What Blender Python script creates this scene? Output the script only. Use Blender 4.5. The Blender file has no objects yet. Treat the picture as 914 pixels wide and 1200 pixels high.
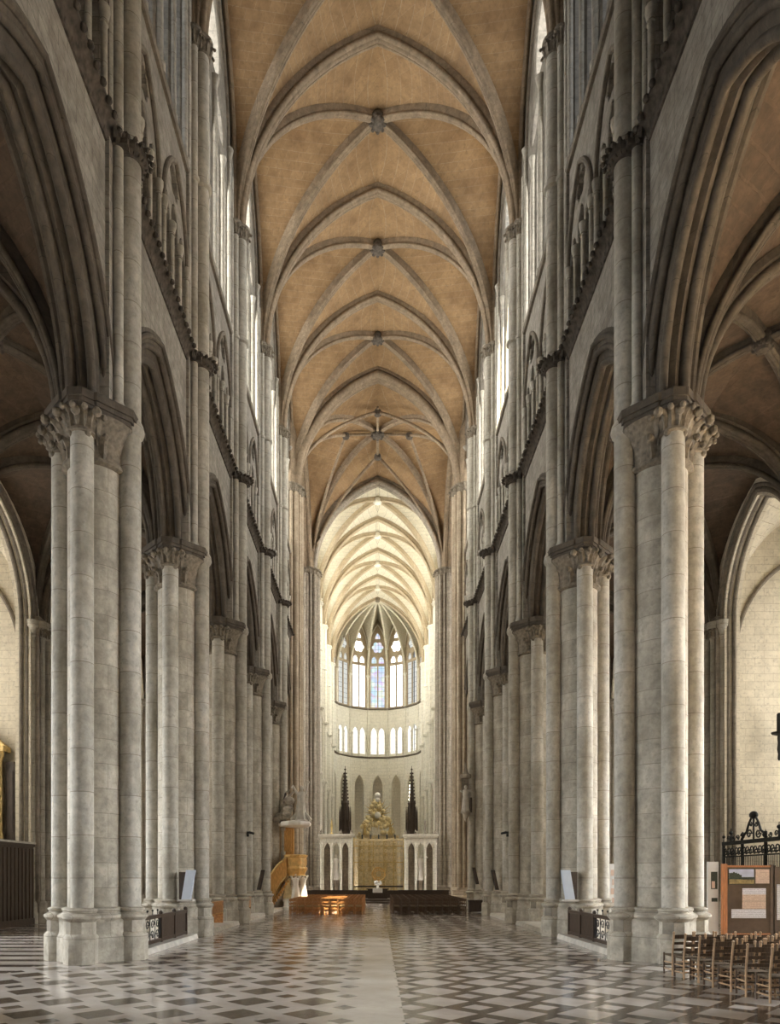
import bpy, math, random
from math import pi, sin, cos, tan, sqrt, atan2, acos, radians
random.seed(7)
C = bpy.context.scene.collection
ORD = ['zeroth','first','second','third','fourth','fifth','sixth','seventh','eighth','ninth','tenth','eleventh','twelfth','thirteenth']

# ------------------------------------------------------------------ mesh helpers
class MB:
    def __init__(s): s.v=[]; s.f=[]
    def add(s, vs, fs):
        o=len(s.v); s.v+=[tuple(p) for p in vs]; s.f+=[tuple(i+o for i in f) for f in fs]
    def grid(s, rows, cu=False, cv=False, caps=False):
        n=len(rows); m=len(rows[0]); vs=[p for r in rows for p in r]; fs=[]
        for i in range(n if cu else n-1):
            for j in range(m if cv else m-1):
                a=i*m+j; b=i*m+(j+1)%m; c=((i+1)%n)*m+(j+1)%m; d=((i+1)%n)*m+j
                fs.append((a,b,c,d))
        if caps and cv:
            fs.append(tuple(range(m))[::-1]); fs.append(tuple((n-1)*m+j for j in range(m)))
        s.add(vs,fs)
    def box(s, x0,x1,y0,y1,z0,z1, M=None):
        vs=[(x,y,z) for z in (z0,z1) for y in (y0,y1) for x in (x0,x1)]
        if M: vs=[M(*p) for p in vs]
        s.add(vs,[(0,2,3,1),(4,5,7,6),(0,1,5,4),(2,6,7,3),(0,4,6,2),(1,3,7,5)])
    def lathe(s, prof, cx=0, cy=0, n=24, sx=1, sy=1, rot=0, fold=0, nf=7):
        rows=[]
        for r,z in prof:
            rows.append([(cx+sx*r*(1+fold*cos(nf*(rot+2*pi*k/n)))*cos(rot+2*pi*k/n), cy+sy*r*(1+fold*cos(nf*(rot+2*pi*k/n)))*sin(rot+2*pi*k/n), z) for k in range(n)])
        s.grid(rows, cv=True, caps=True)
    def tube(s, pts, r, n=8, r2=None):
        rows=[]; N=len(pts)
        for i,p in enumerate(pts):
            a=pts[max(0,i-1)]; b=pts[min(N-1,i+1)]
            t=[b[k]-a[k] for k in range(3)]; L=sqrt(sum(c*c for c in t)) or 1; t=[c/L for c in t]
            u=(0,0,1) if abs(t[2])<.9 else (1,0,0)
            w=(t[1]*u[2]-t[2]*u[1], t[2]*u[0]-t[0]*u[2], t[0]*u[1]-t[1]*u[0])
            L=sqrt(sum(c*c for c in w)); w=[c/L for c in w]
            q=(t[1]*w[2]-t[2]*w[1], t[2]*w[0]-t[0]*w[2], t[0]*w[1]-t[1]*w[0])
            rr=r if r2 is None else r+(r2-r)*i/max(1,N-1)
            if callable(r): rr=r(i/max(1,N-1))
            rows.append([tuple(p[k]+rr*(cos(2*pi*j/n)*w[k]+sin(2*pi*j/n)*q[k]) for k in range(3)) for j in range(n)])
        s.grid(rows, cv=True, caps=True)
    def ball(s, c, r, n=10, m=6, sx=1, sy=1, sz=1):
        rows=[]
        for i in range(m+1):
            a=-pi/2+pi*i/m; rr=max(1e-3,cos(a))*r
            rows.append([(c[0]+sx*rr*cos(2*pi*j/n), c[1]+sy*rr*sin(2*pi*j/n), c[2]+sz*r*sin(a)) for j in range(n)])
        s.grid(rows, cv=True, caps=True)
    def prism(s, poly, z0, z1, M=None):
        n=len(poly); vs=[(x,y,z0) for x,y in poly]+[(x,y,z1) for x,y in poly]
        if M: vs=[M(*p) for p in vs]
        s.add(vs,[tuple(range(n))[::-1],tuple(range(n,2*n))]+[(i,(i+1)%n,n+(i+1)%n,n+i) for i in range(n)])
    def arch(s, prof, a, rise, z0, M, n=14, leg=0, half=0):
        """sweep a closed (radial, across) profile round a pointed arch"""
        R=(a*a+rise*rise)/(2*a); e=R-a; rows=[]
        ts=[k/n-1 for k in range(2*n+1)]
        if half: ts=[t for t in ts if t*half>=0]
        for idx,t in enumerate(ts):
            sg=-1 if (t<0 or (t==0 and half<0)) else 1
            row=[]; foot=[]
            for r,x in prof:
                th=(1-abs(t))*acos(max(-1,min(1,e/(R+r))))
                y=sg*(-e+(R+r)*cos(th)); z=z0+(R+r)*sin(th)
                row.append(M(x,y,z)); foot.append(M(x,y,z0-leg))
            if leg and t==-1: rows.append(foot)
            rows.append(row)
            if leg and t==1: rows.append(foot)
        s.grid(rows, cv=True, caps=True)
    def mesh(s, name, mat, smooth=38):
        me=bpy.data.meshes.new(name); me.from_pydata(s.v,[],s.f); me.update()
        return finish(me, mat, smooth)

def finish(me, mat, smooth=38):
    for m in (mat if isinstance(mat,(list,tuple)) else [mat]): me.materials.append(m)
    if smooth:
        me.polygons.foreach_set('use_smooth',[True]*len(me.polygons))
        me.set_sharp_from_angle(angle=radians(smooth))
    else: me.polygons.foreach_set('use_smooth',[False]*len(me.polygons))
    return me

def plate(name, outer, holes, th, M, mat, bevel=0.0):
    """flat slab with openings; 2D outline (u,v), thickness th centred on w=0, mapped by M(u,v,w)"""
    cu=bpy.data.curves.new('outline','CURVE'); cu.dimensions='2D'; cu.fill_mode='BOTH'
    cu.extrude=th/2-bevel; cu.bevel_depth=bevel; cu.bevel_resolution=0; cu.offset=-bevel
    for poly in [outer]+list(holes):
        sp=cu.splines.new('POLY'); sp.points.add(len(poly)-1)
        for p,(u,v) in zip(sp.points,poly): p.co=(u,v,0,1)
        sp.use_cyclic_u=True
    ob=bpy.data.objects.new('outline',cu)
    me=bpy.data.meshes.new_from_object(ob)
    me.name=name
    for v in me.vertices: v.co=M(*v.co)
    me.update()
    bpy.data.objects.remove(ob); bpy.data.curves.remove(cu)
    me.materials.clear()
    return finish(me, mat, 0)

def lancet(cx, a, z0, zs, rise, n=7):
    """outline of a pointed opening"""
    R=(a*a+rise*rise)/(2*a); e=R-a; th=acos(e/R)
    right=[(cx-e+R*cos(th*k/n), zs+R*sin(th*k/n)) for k in range(n+1)]
    left=[(2*cx-u,v) for u,v in right[:-1]][::-1]
    return [(cx-a,z0),(cx+a,z0)]+right+left
def circle(cx,cz,r,n=18): return [(cx+r*cos(2*pi*k/n),cz+r*sin(2*pi*k/n)) for k in range(n)]
def foil(cx,cz,r,k=4,n=40): return [(cx+r*(.78+.22*abs(cos(k*t/2)))*cos(t),cz+r*(.78+.22*abs(cos(k*t/2)))*sin(t)) for t in [2*pi*i/n for i in range(n)]]
def rect(u0,u1,v0,v1): return [(u0,v0),(u1,v0),(u1,v1),(u0,v1)]
def roll(cr,cx,r,a0,a1,n=7): return [(cr+r*cos(a0+(a1-a0)*k/n), cx+r*sin(a0+(a1-a0)*k/n)) for k in range(n+1)]

# ------------------------------------------------------------------ objects
def tag(o, label, cat, group=None, kind=None):
    if label: o['label']=label
    if cat: o['category']=cat
    if group: o['group']=group
    if kind: o['kind']=kind
    return o
def empty(name, loc=(0,0,0), rz=0, scale=(1,1,1)):
    o=bpy.data.objects.new(name,None); o.empty_display_size=.3; C.objects.link(o); o.location=loc; o.rotation_euler=(0,0,rz); o.scale=scale; return o
def obj(name, me, parent=None, loc=(0,0,0), rz=0, over=None):
    o=bpy.data.objects.new(name,me); C.objects.link(o); o.location=loc; o.rotation_euler=(0,0,rz)
    if parent: o.parent=parent
    if over:
        for sl in o.material_slots:
            m=over.get(sl.material.name)
            if m: sl.link='OBJECT'; sl.material=m
    return o
def make(name, kit, label, cat, group=None, loc=(0,0,0), rz=0, scale=(1,1,1), over=None, kind=None):
    """a thing from a kit of shared part meshes: (part name, mesh[, sub-parts[, label]])"""
    r=empty(name,loc,rz,scale); tag(r,label,cat,group,kind)
    for it in kit:
        p=obj(it[0],it[1],r,over=over)
        if len(it)>3: p['label']=it[3]
        for sp in (it[2] if len(it)>2 else ()): obj(sp[0],sp[1],p,over=over)
    return r

# ------------------------------------------------------------------ materials
def N(nt,t,**k):
    n=nt.nodes.new(t)
    for a,b in k.items():
        if hasattr(n,a): setattr(n,a,b)
    return n
def newmat(name):
    m=bpy.data.materials.new(name); m.use_nodes=True; nt=m.node_tree
    return m,nt,nt.nodes['Principled BSDF'],nt.nodes['Material Output']
def mixc(nt, fac, a, b, mode='MIX'):
    n=N(nt,'ShaderNodeMix',data_type='RGBA',blend_type=mode)
    for i,val in ((0,fac),(6,a),(7,b)):
        if hasattr(val,'links') or hasattr(val,'is_linked'): nt.links.new(val,n.inputs[i])
        else: n.inputs[i].default_value=val if i==0 else (*val,1)
    return n.outputs[2]
def math_(nt,op,a,b=None,c=None):
    n=N(nt,'ShaderNodeMath',operation=op)
    for i,val in enumerate((a,b,c)):
        if val is None: continue
        if hasattr(val,'is_linked'): nt.links.new(val,n.inputs[i])
        else: n.inputs[i].default_value=val
    return n.outputs[0]
def ramp(nt,fac,p0,p1):
    n=N(nt,'ShaderNodeMapRange'); n.inputs[1].default_value=p0; n.inputs[2].default_value=p1
    nt.links.new(fac,n.inputs[0]); return n.outputs[0]

def stone(name, base, alt, stain, row=.45, width=1.1, mortar=.012, mort_col=None, stain_amt=.5, joint=1.0, rough=.85, bump=.35, mott=.32, streak=(.9,.9,.25)):
    m,nt,bs,out=newmat(name)
    tc=N(nt,'ShaderNodeTexCoord'); sx=N(nt,'ShaderNodeSeparateXYZ'); nt.links.new(tc.outputs['Object'],sx.inputs[0])
    u=math_(nt,'ADD',sx.outputs[0],sx.outputs[1])
    cb=N(nt,'ShaderNodeCombineXYZ'); nt.links.new(u,cb.inputs[0]); nt.links.new(sx.outputs[2],cb.inputs[1])
    br=N(nt,'ShaderNodeTexBrick'); nt.links.new(cb.outputs[0],br.inputs['Vector'])
    br.inputs['Scale'].default_value=1; br.inputs['Brick Width'].default_value=width; br.inputs['Row Height'].default_value=row
    br.inputs['Mortar Size'].default_value=mortar; br.inputs['Mortar Smooth'].default_value=.3; br.inputs['Bias'].default_value=0
    br.inputs['Color1'].default_value=(*base,1); br.inputs['Color2'].default_value=(*alt,1); br.inputs['Mortar'].default_value=(*(mort_col or [c*.45 for c in base]),1)
    mp=N(nt,'ShaderNodeMapping'); nt.links.new(tc.outputs['Object'],mp.inputs[0]); mp.inputs['Scale'].default_value=streak
    n1=N(nt,'ShaderNodeTexNoise'); n1.inputs['Scale'].default_value=1.3; n1.inputs['Detail'].default_value=6; n1.inputs['Roughness'].default_value=.62; nt.links.new(mp.outputs[0],n1.inputs[0])
    n2=N(nt,'ShaderNodeTexNoise'); n2.inputs['Scale'].default_value=9; n2.inputs['Detail'].default_value=5; nt.links.new(tc.outputs['Object'],n2.inputs[0])
    fac=math_(nt,'MULTIPLY',ramp(nt,n1.outputs[0],.42,.68),stain_amt)
    col=mixc(nt,fac,br.outputs['Color'],stain)
    n3=N(nt,'ShaderNodeTexNoise'); n3.inputs['Scale'].default_value=3.6; n3.inputs['Detail'].default_value=7; n3.inputs['Roughness'].default_value=.7; nt.links.new(tc.outputs['Object'],n3.inputs[0])
    g=N(nt,'ShaderNodeMapRange'); g.inputs[1].default_value=.34; g.inputs[2].default_value=.66; g.inputs[3].default_value=1-mott; g.inputs[4].default_value=1+mott*.55; nt.links.new(n3.outputs[0],g.inputs[0])
    vm=N(nt,'ShaderNodeVectorMath',operation='SCALE'); nt.links.new(col,vm.inputs[0]); nt.links.new(g.outputs[0],vm.inputs['Scale']); col=vm.outputs[0]
    f2=math_(nt,'MULTIPLY',ramp(nt,n2.outputs[0],.55,.72),.5)
    col=mixc(nt,f2,col,[c*.45 for c in base])
    nt.links.new(col,bs.inputs['Base Color']); bs.inputs['Roughness'].default_value=rough
    h=math_(nt,'SUBTRACT',math_(nt,'ADD',math_(nt,'MULTIPLY',n2.outputs[0],.6),math_(nt,'MULTIPLY',n3.outputs[0],.6)),math_(nt,'MULTIPLY',br.outputs['Fac'],1.2*joint))
    bp=N(nt,'ShaderNodeBump'); bp.inputs['Strength'].default_value=bump; bp.inputs['Distance'].default_value=.04
    nt.links.new(h,bp.inputs['Height']); nt.links.new(bp.outputs[0],bs.inputs['Normal'])
    return m
def plain(name, col, rough=.6, metal=0, var=.25, scale=8, stretch=(1,1,1), bump=.15):
    m,nt,bs,out=newmat(name)
    tc=N(nt,'ShaderNodeTexCoord'); mp=N(nt,'ShaderNodeMapping'); nt.links.new(tc.outputs['Object'],mp.inputs[0]); mp.inputs['Scale'].default_value=stretch
    n=N(nt,'ShaderNodeTexNoise'); n.inputs['Scale'].default_value=scale; n.inputs['Detail'].default_value=5; nt.links.new(mp.outputs[0],n.inputs[0])
    c=mixc(nt,ramp(nt,n.outputs[0],.3,.7),[x*(1-var) for x in col],[min(1,x*(1+var)) for x in col])
    nt.links.new(c,bs.inputs['Base Color']); bs.inputs['Roughness'].default_value=rough; bs.inputs['Metallic'].default_value=metal
    bp=N(nt,'ShaderNodeBump'); bp.inputs['Strength'].default_value=bump; bp.inputs['Distance'].default_value=.02
    nt.links.new(n.outputs[0],bp.inputs['Height']); nt.links.new(bp.outputs[0],bs.inputs['Normal'])
    return m
def glass(name, col, strength, clear=0.0, tint=None):
    """daylit leaded glass: a lattice of panes that glow with the sky outside"""
    m,nt,bs,out=newmat(name); nt.nodes.remove(bs)
    tc=N(nt,'ShaderNodeTexCoord'); sx=N(nt,'ShaderNodeSeparateXYZ'); nt.links.new(tc.outputs['Object'],sx.inputs[0])
    u=math_(nt,'ADD',sx.outputs[0],sx.outputs[1])
    cb=N(nt,'ShaderNodeCombineXYZ'); nt.links.new(u,cb.inputs[0]); nt.links.new(sx.outputs[2],cb.inputs[1])
    br=N(nt,'ShaderNodeTexBrick'); nt.links.new(cb.outputs[0],br.inputs['Vector']); br.offset=0
    br.inputs['Scale'].default_value=1; br.inputs['Brick Width'].default_value=.5; br.inputs['Row Height'].default_value=.7; br.inputs['Mortar Size'].default_value=.02
    br.inputs['Color1'].default_value=(*col,1); br.inputs['Color2'].default_value=(*(tint or [c*.9 for c in col]),1); br.inputs['Mortar'].default_value=(.15,.15,.15,1)
    c=br.outputs['Color']
    if tint:
        vo=N(nt,'ShaderNodeTexVoronoi'); vo.inputs['Scale'].default_value=1.6; nt.links.new(tc.outputs['Object'],vo.inputs[0])
        c=mixc(nt,.22,c,vo.outputs['Color'])
    em=N(nt,'ShaderNodeEmission'); nt.links.new(c,em.inputs[0]); em.inputs[1].default_value=strength
    o=em.outputs[0]
    if clear:
        tr=N(nt,'ShaderNodeBsdfTransparent'); mx=N(nt,'ShaderNodeMixShader'); mx.inputs[0].default_value=clear
        nt.links.new(o,mx.inputs[1]); nt.links.new(tr.outputs[0],mx.inputs[2]); o=mx.outputs[0]
    nt.links.new(o,out.inputs[0]); return m

M={}
M['pier']=stone('pier_stone',(.51,.465,.38),(.41,.37,.295),(.20,.17,.125),row=.62,width=1.35,mortar=.009,stain_amt=.65,mott=.27,mort_col=(.27,.24,.19))
M['shaft']=stone('shaft_stone',(.53,.50,.43),(.45,.42,.355),(.22,.19,.14),row=1.05,width=60,mortar=.010,stain_amt=.65,mott=.24,mort_col=(.25,.22,.17))
M['leafband']=plain('dark_leaf_stone',(.085,.07,.055),.9,0,.5,7,bump=.5)  # very dark carved leaf stone for garlands and bosses
M['archmould']=stone('arch_moulding_stone',(.125,.102,.076),(.105,.085,.062),(.045,.034,.024),row=.7,width=1.2,mortar=.006,stain_amt=.6,joint=.4)  # darker copy of the moulding stone; arch shade is in the colour
M['carved']=plain('carved_stone',(.185,.155,.115),.9,0,.4,9,bump=.4)  # deep shade among the capital leaves is put into this colour
M['wall']=stone('wall_stone',(.36,.33,.285),(.31,.285,.24),(.14,.12,.095),row=.34,width=.8,mortar=.010,stain_amt=.6,joint=.6,streak=(.8,.8,.8))
M['mould']=stone('moulding_stone',(.25,.215,.17),(.21,.18,.14),(.10,.08,.058),row=.7,width=1.2,mortar=.006,stain_amt=.5,joint=.4)
M['web']=stone('vault_web',(.335,.215,.105),(.285,.178,.085),(.165,.095,.043),mott=.16,row=.26,width=.7,mortar=.008,stain_amt=.6,joint=.3,streak=(.6,.6,.6),bump=.2,mort_col=(.36,.26,.16))
M['rib']=stone('rib_stone',(.30,.228,.152),(.26,.196,.127),(.13,.09,.056),row=.9,width=.9,mortar=.006,stain_amt=.45,joint=.4)
M['aisleweb']=stone('aisle_vault_web',(.115,.077,.048),(.095,.063,.04),(.04,.027,.018),row=.26,width=.6,mortar=.02,stain_amt=.5,joint=.8,streak=(.6,.6,.6),mort_col=(.12,.08,.05))  # shade under the aisle vaults is put into this dark colour
M['chapel']=stone('chapel_wall_stone',(.68,.62,.50),(.63,.575,.46),(.5,.44,.34),mott=.12,row=.36,width=.85,mortar=.010,stain_amt=.4,joint=.5,mort_col=(.42,.36,.27))
M['choir']=stone('clean_choir_stone',(.80,.775,.69),(.76,.735,.65),(.62,.585,.49),mott=.12,row=.5,width=1.2,mortar=.008,stain_amt=.3,joint=.4)
M['choirweb']=stone('clean_choir_web',(.66,.62,.50),(.62,.58,.46),(.62,.55,.42),mott=.1,row=.3,width=.7,mortar=.008,stain_amt=.3,joint=.3)
M['dirty']=stone('dark_pier_stone',(.36,.315,.255),(.31,.27,.22),(.2,.17,.13),row=.62,width=1.2,mortar=.012,stain_amt=.5)
M['choirrib']=stone('choir_rib_stone',(.48,.40,.28),(.44,.36,.25),(.38,.3,.19),row=.9,width=.9,mortar=.006,stain_amt=.4,joint=.4,mott=.12)
M['tracery']=stone('backlit_apse_stone',(.46,.38,.27),(.42,.345,.24),(.28,.22,.14),row=.6,width=.9,mortar=.006,stain_amt=.4,joint=.4,mott=.15)  # tan tone carries the backlit shade of the window jambs
M['warm']=stone('warm_pier_stone',(.47,.385,.28),(.40,.325,.235),(.2,.155,.105),row=.8,width=1.3,mortar=.009,stain_amt=.6,mott=.24)
M['winstone']=stone('window_stone',(.27,.25,.21),(.23,.21,.175),(.12,.10,.08),row=.7,width=1.2,mortar=.006,stain_amt=.5,joint=.4)
M['oak']=plain('dark_oak',(.055,.036,.024),.5,0,.5,6,(6,6,.6))
M['honey']=plain('honey_oak',(.60,.33,.10),.45,0,.3,5,(5,5,.7))
M['chairwood']=plain('chair_wood',(.10,.06,.033),.4,0,.4,9,(4,4,.8))
M['chairtan']=plain('tan_chair_wood',(.50,.33,.19),.4,0,.3,9,(4,4,.8))  # lighter tan for back legs and rungs
M['honeysunlit']=plain('honey_and_sunlit_wood',(.42,.20,.07),.4,0,.35,9)  # benches' own honey wood; on the far chairs it carries the sunlight
M['rush']=plain('rush_seat',(.33,.22,.10),.8,0,.4,40,(1,8,1),bump=.5)
M['rushdark']=plain('dark_rush_seat',(.12,.085,.05),.8,0,.4,40,(1,8,1),bump=.5)
M['iron']=plain('black_iron',(.025,.026,.025),.5,.6,.3,12)
M['gold']=plain('gilding',(.62,.46,.20),.42,.45,.3,6)
M['palegold']=plain('pale_gilding',(.72,.60,.36),.45,.3,.25,4)
M['creamgold']=plain('cream_gilding',(.80,.68,.40),.5,.15,.25,2)
M['pulpitgold']=plain('pulpit_gilded_wood',(.72,.47,.17),.45,.1,.2,4)
M['marble']=plain('white_marble',(.78,.76,.72),.45,0,.1,3)
M['palestone']=plain('pale_statue_stone',(.55,.52,.46),.7,0,.2,4)
M['greystone']=plain('grey_statue_stone',(.42,.38,.32),.8,0,.3,5)
M['white']=plain('white_paint',(.82,.81,.78),.6,0,.04,3)
M['bluewhite']=plain('pale_blue_board',(.62,.68,.76),.5,0,.06,3)
M['cloth']=plain('white_altar_cloth',(.85,.84,.80),.8,0,.06,5)
M['brown']=plain('brown_board',(.11,.072,.045),.65,0,.15,5)
M['orange']=plain('orange_wood',(.48,.19,.07),.5,0,.25,6,(5,5,.6))
M['kerb']=plain('kerb_stone',(.55,.52,.46),.4,0,.2,3)
M['sky']=plain('printed_sky',(.55,.58,.75),.5,0,.12,6)
M['trees']=plain('printed_trees',(.04,.05,.03),.5,0,.5,20)
M['field']=plain('printed_field',(.30,.22,.08),.5,0,.4,12)
M['buff']=plain('buff_paper',(.72,.55,.44),.6,0,.06,6)
M['red']=plain('red_lamp_glass',(.75,.10,.05),.3,0,.1,4)
M['paint']=plain('dark_altarpiece_paint',(.07,.045,.03),.45,0,.7,3)
M['g_nave']=glass('nave_window_glass',(1.0,.97,.90),12.0)
M['g_half']=glass('grey_window_glass',(1.0,.97,.92),8.0)
M['g_dim']=glass('dim_window_glass',(.90,.94,1.0),1.2)
M['g_dark']=glass('dark_window_glass',(.75,.85,1.0),.03)
M['g_clear']=glass('clear_window_glass',(.86,.93,1.0),12.0,clear=.75)
M['g_choir']=glass('choir_window_glass',(1.0,.97,.88),12.0)
M['g_apse']=glass('apse_window_glass',(1.0,.98,.93),2.6)
M['g_axial']=glass('axial_stained_glass',(.95,.97,1.0),.95,tint=(.62,.74,1.0))
M['g_apseside']=glass('grey_apse_glass',(.92,.93,.88),.75)
M['g_trif']=glass('triforium_glass',(1.0,.97,.90),1.6)
M['g_chapel']=glass('chapel_window_glass',(1.0,.95,.86),7.0)
M['g_chapdim']=glass('low_chapel_glass',(.93,.965,1.0),1.0,clear=.9)
M['g_west']=glass('west_door_glow',(.97,.98,1.0),1.5)
M['g_trans']=glass('transept_window_glass',(1.0,.95,.87),24.0)
M['g_amb']=glass('ambulatory_glass',(1.0,.93,.8),.25)
def text_mat(name,paper,ink,rows):
    m,nt,bs,out=newmat(name)
    tc=N(nt,'ShaderNodeTexCoord'); sx=N(nt,'ShaderNodeSeparateXYZ'); nt.links.new(tc.outputs['Object'],sx.inputs[0])
    z=math_(nt,'FRACT',math_(nt,'MULTIPLY',sx.outputs[2],rows)); ln=math_(nt,'LESS_THAN',z,.4)
    no=N(nt,'ShaderNodeTexNoise'); no.inputs['Scale'].default_value=25; nt.links.new(tc.outputs['Object'],no.inputs[0])
    f=math_(nt,'MULTIPLY',math_(nt,'MULTIPLY',ln,ramp(nt,no.outputs[0],.4,.5)),.6)
    nt.links.new(mixc(nt,f,paper,ink),bs.inputs['Base Color']); bs.inputs['Roughness'].default_value=.6; return m
M['text_white']=text_mat('printed_white_sheet',(.76,.75,.80),(.3,.25,.3),22)
M['text_buff']=text_mat('printed_buff_sheet',(.72,.55,.44),(.35,.2,.15),22)

def floor_mat():
    m,nt,bs,out=newmat('paved_floor')
    tc=N(nt,'ShaderNodeTexCoord'); sx=N(nt,'ShaderNodeSeparateXYZ'); nt.links.new(tc.outputs['Object'],sx.inputs[0])
    X,Y=sx.outputs[0],sx.outputs[1]; P=1.08
    def dist(ox,oy):
        a=math_(nt,'ABSOLUTE',math_(nt,'SUBTRACT',math_(nt,'FRACT',math_(nt,'ADD',math_(nt,'DIVIDE',X,P),ox)),.5))
        b=math_(nt,'ABSOLUTE',math_(nt,'SUBTRACT',math_(nt,'FRACT',math_(nt,'ADD',math_(nt,'DIVIDE',Y,P),oy)),.5))
        return math_(nt,'ADD',a,b)
    d0=dist(.5,.5); d1=dist(0,0)
    big=math_(nt,'LESS_THAN',d0,.38); small=math_(nt,'LESS_THAN',d1,.185)
    darkA=math_(nt,'MAXIMUM',big,small)
    bigB=math_(nt,'LESS_THAN',d0,.445); smallB=math_(nt,'LESS_THAN',d1,.24)
    # light lozenges with dark lines between
    darkB=math_(nt,'SUBTRACT',1.0,math_(nt,'MAXIMUM',bigB,smallB))
    right=math_(nt,'GREATER_THAN',X,.4); left=math_(nt,'LESS_THAN',X,-.7)
    d=math_(nt,'ADD',math_(nt,'MULTIPLY',darkA,left),math_(nt,'MULTIPLY',darkB,right))
    cen=math_(nt,'MULTIPLY',small,math_(nt,'SUBTRACT',1.0,math_(nt,'ADD',right,left)))  # mostly blank middle strip stands in for the floor's bright reflection
    d=math_(nt,'MAXIMUM',d,math_(nt,'MULTIPLY',cen,.7))
    # beyond the piers plain stripes of dark stone
    ax=math_(nt,'ABSOLUTE',X); ais=math_(nt,'GREATER_THAN',ax,8.2)
    strp=math_(nt,'LESS_THAN',math_(nt,'FRACT',math_(nt,'DIVIDE',Y,1.1)),.38)
    d=math_(nt,'ADD',math_(nt,'MULTIPLY',d,math_(nt,'SUBTRACT',1.0,ais)),math_(nt,'MULTIPLY',strp,ais))
    no=N(nt,'ShaderNodeTexNoise'); no.inputs['Scale'].default_value=1.1; no.inputs['Detail'].default_value=6; nt.links.new(tc.outputs['Object'],no.inputs[0])
    n2=N(nt,'ShaderNodeTexNoise'); n2.inputs['Scale'].default_value=7; n2.inputs['Detail'].default_value=4; nt.links.new(tc.outputs['Object'],n2.inputs[0])
    light=mixc(nt,ramp(nt,no.outputs[0],.3,.7),(.47,.415,.37),(.64,.585,.53))
    light=mixc(nt,math_(nt,'MULTIPLY',ramp(nt,n2.outputs[0],.5,.8),.4),light,(.4,.35,.3))
    dark=mixc(nt,ramp(nt,no.outputs[0],.3,.7),(.075,.056,.042),(.14,.11,.085))
    nt.links.new(mixc(nt,d,light,dark),bs.inputs['Base Color'])
    nt.links.new(math_(nt,'ADD',math_(nt,'MULTIPLY',n2.outputs[0],.16),.07),bs.inputs['Roughness'])
    bs.inputs['Specular IOR Level'].default_value=.8
    bp=N(nt,'ShaderNodeBump'); bp.inputs['Strength'].default_value=.10; bp.inputs['Distance'].default_value=.02
    nt.links.new(n2.outputs[0],bp.inputs['Height']); nt.links.new(bp.outputs[0],bs.inputs['Normal'])
    return m
M['floor']=floor_mat()
CH={'pier_stone':M['choir'],'shaft_stone':M['choir'],'carved_stone':M['choir'],'wall_stone':M['choir'],'moulding_stone':M['choir'],'vault_web':M['choirweb'],'rib_stone':M['choirrib'],'window_stone':M['choir'],'dark_leaf_stone':M['choir'],'arch_moulding_stone':M['choir'],'aisle_vault_web':M['choirweb']}

# ------------------------------------------------------------------ dimensions
PX=7.25; BAY=7.3; Y0=18.0
def PY(i): return 10.0 if i==0 else (2.0 if i==-1 else (-6.0 if i==-2 else Y0+BAY*(i-1)))
# piers 1..5 of the nave, 6 = west crossing pier, then east crossing pier
YE=69.1
def CY(j): return YE+BAY*j
ZA=13.85; ZT=20.65; ZC=27.05; ZV=32.3
XW=-.50    # wall face, local x from the pier axis (nave is -x)

# ------------------------------------------------------------------ pier kit
def leafm(mb, cx, cy, ang, r0, r1, z0, z1, w, knob):
    """a crocket leaf that climbs the bell and curls over in a knob"""
    ca,sa=cos(ang),sin(ang); rows=[]
    path=[(r0,z0,.35),(r0+.02,z0+.35*(z1-z0),.9),(r0+.25*(r1-r0),z0+.7*(z1-z0),1.0),(r0+.65*(r1-r0),z0+.95*(z1-z0),.8),(r1,z1,.6),(r1+.05,z1-.09*(z1-z0)-.03,.35)]
    for r,z,k in path:
        ww=w*k
        rows.append([(cx+(r+dr)*ca-s*ww*sa, cy+(r+dr)*sa+s*ww*ca, z) for s,dr in ((-1,-.03),(-.5,.02),(0,.06),(.5,.02),(1,-.03))])
    mb.grid(rows)
    mb.ball((cx+(r1+.03)*ca,cy+(r1+.03)*sa,z1-.06),knob,7,5)
def octo(r): return [(r/cos(pi/8)*cos(pi/8+k*pi/4), r/cos(pi/8)*sin(pi/8+k*pi/4)) for k in range(8)]
SD=.87; SR=.27
DIRS=[(-1,0),(0,-1),(1,0),(0,1)]
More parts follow.
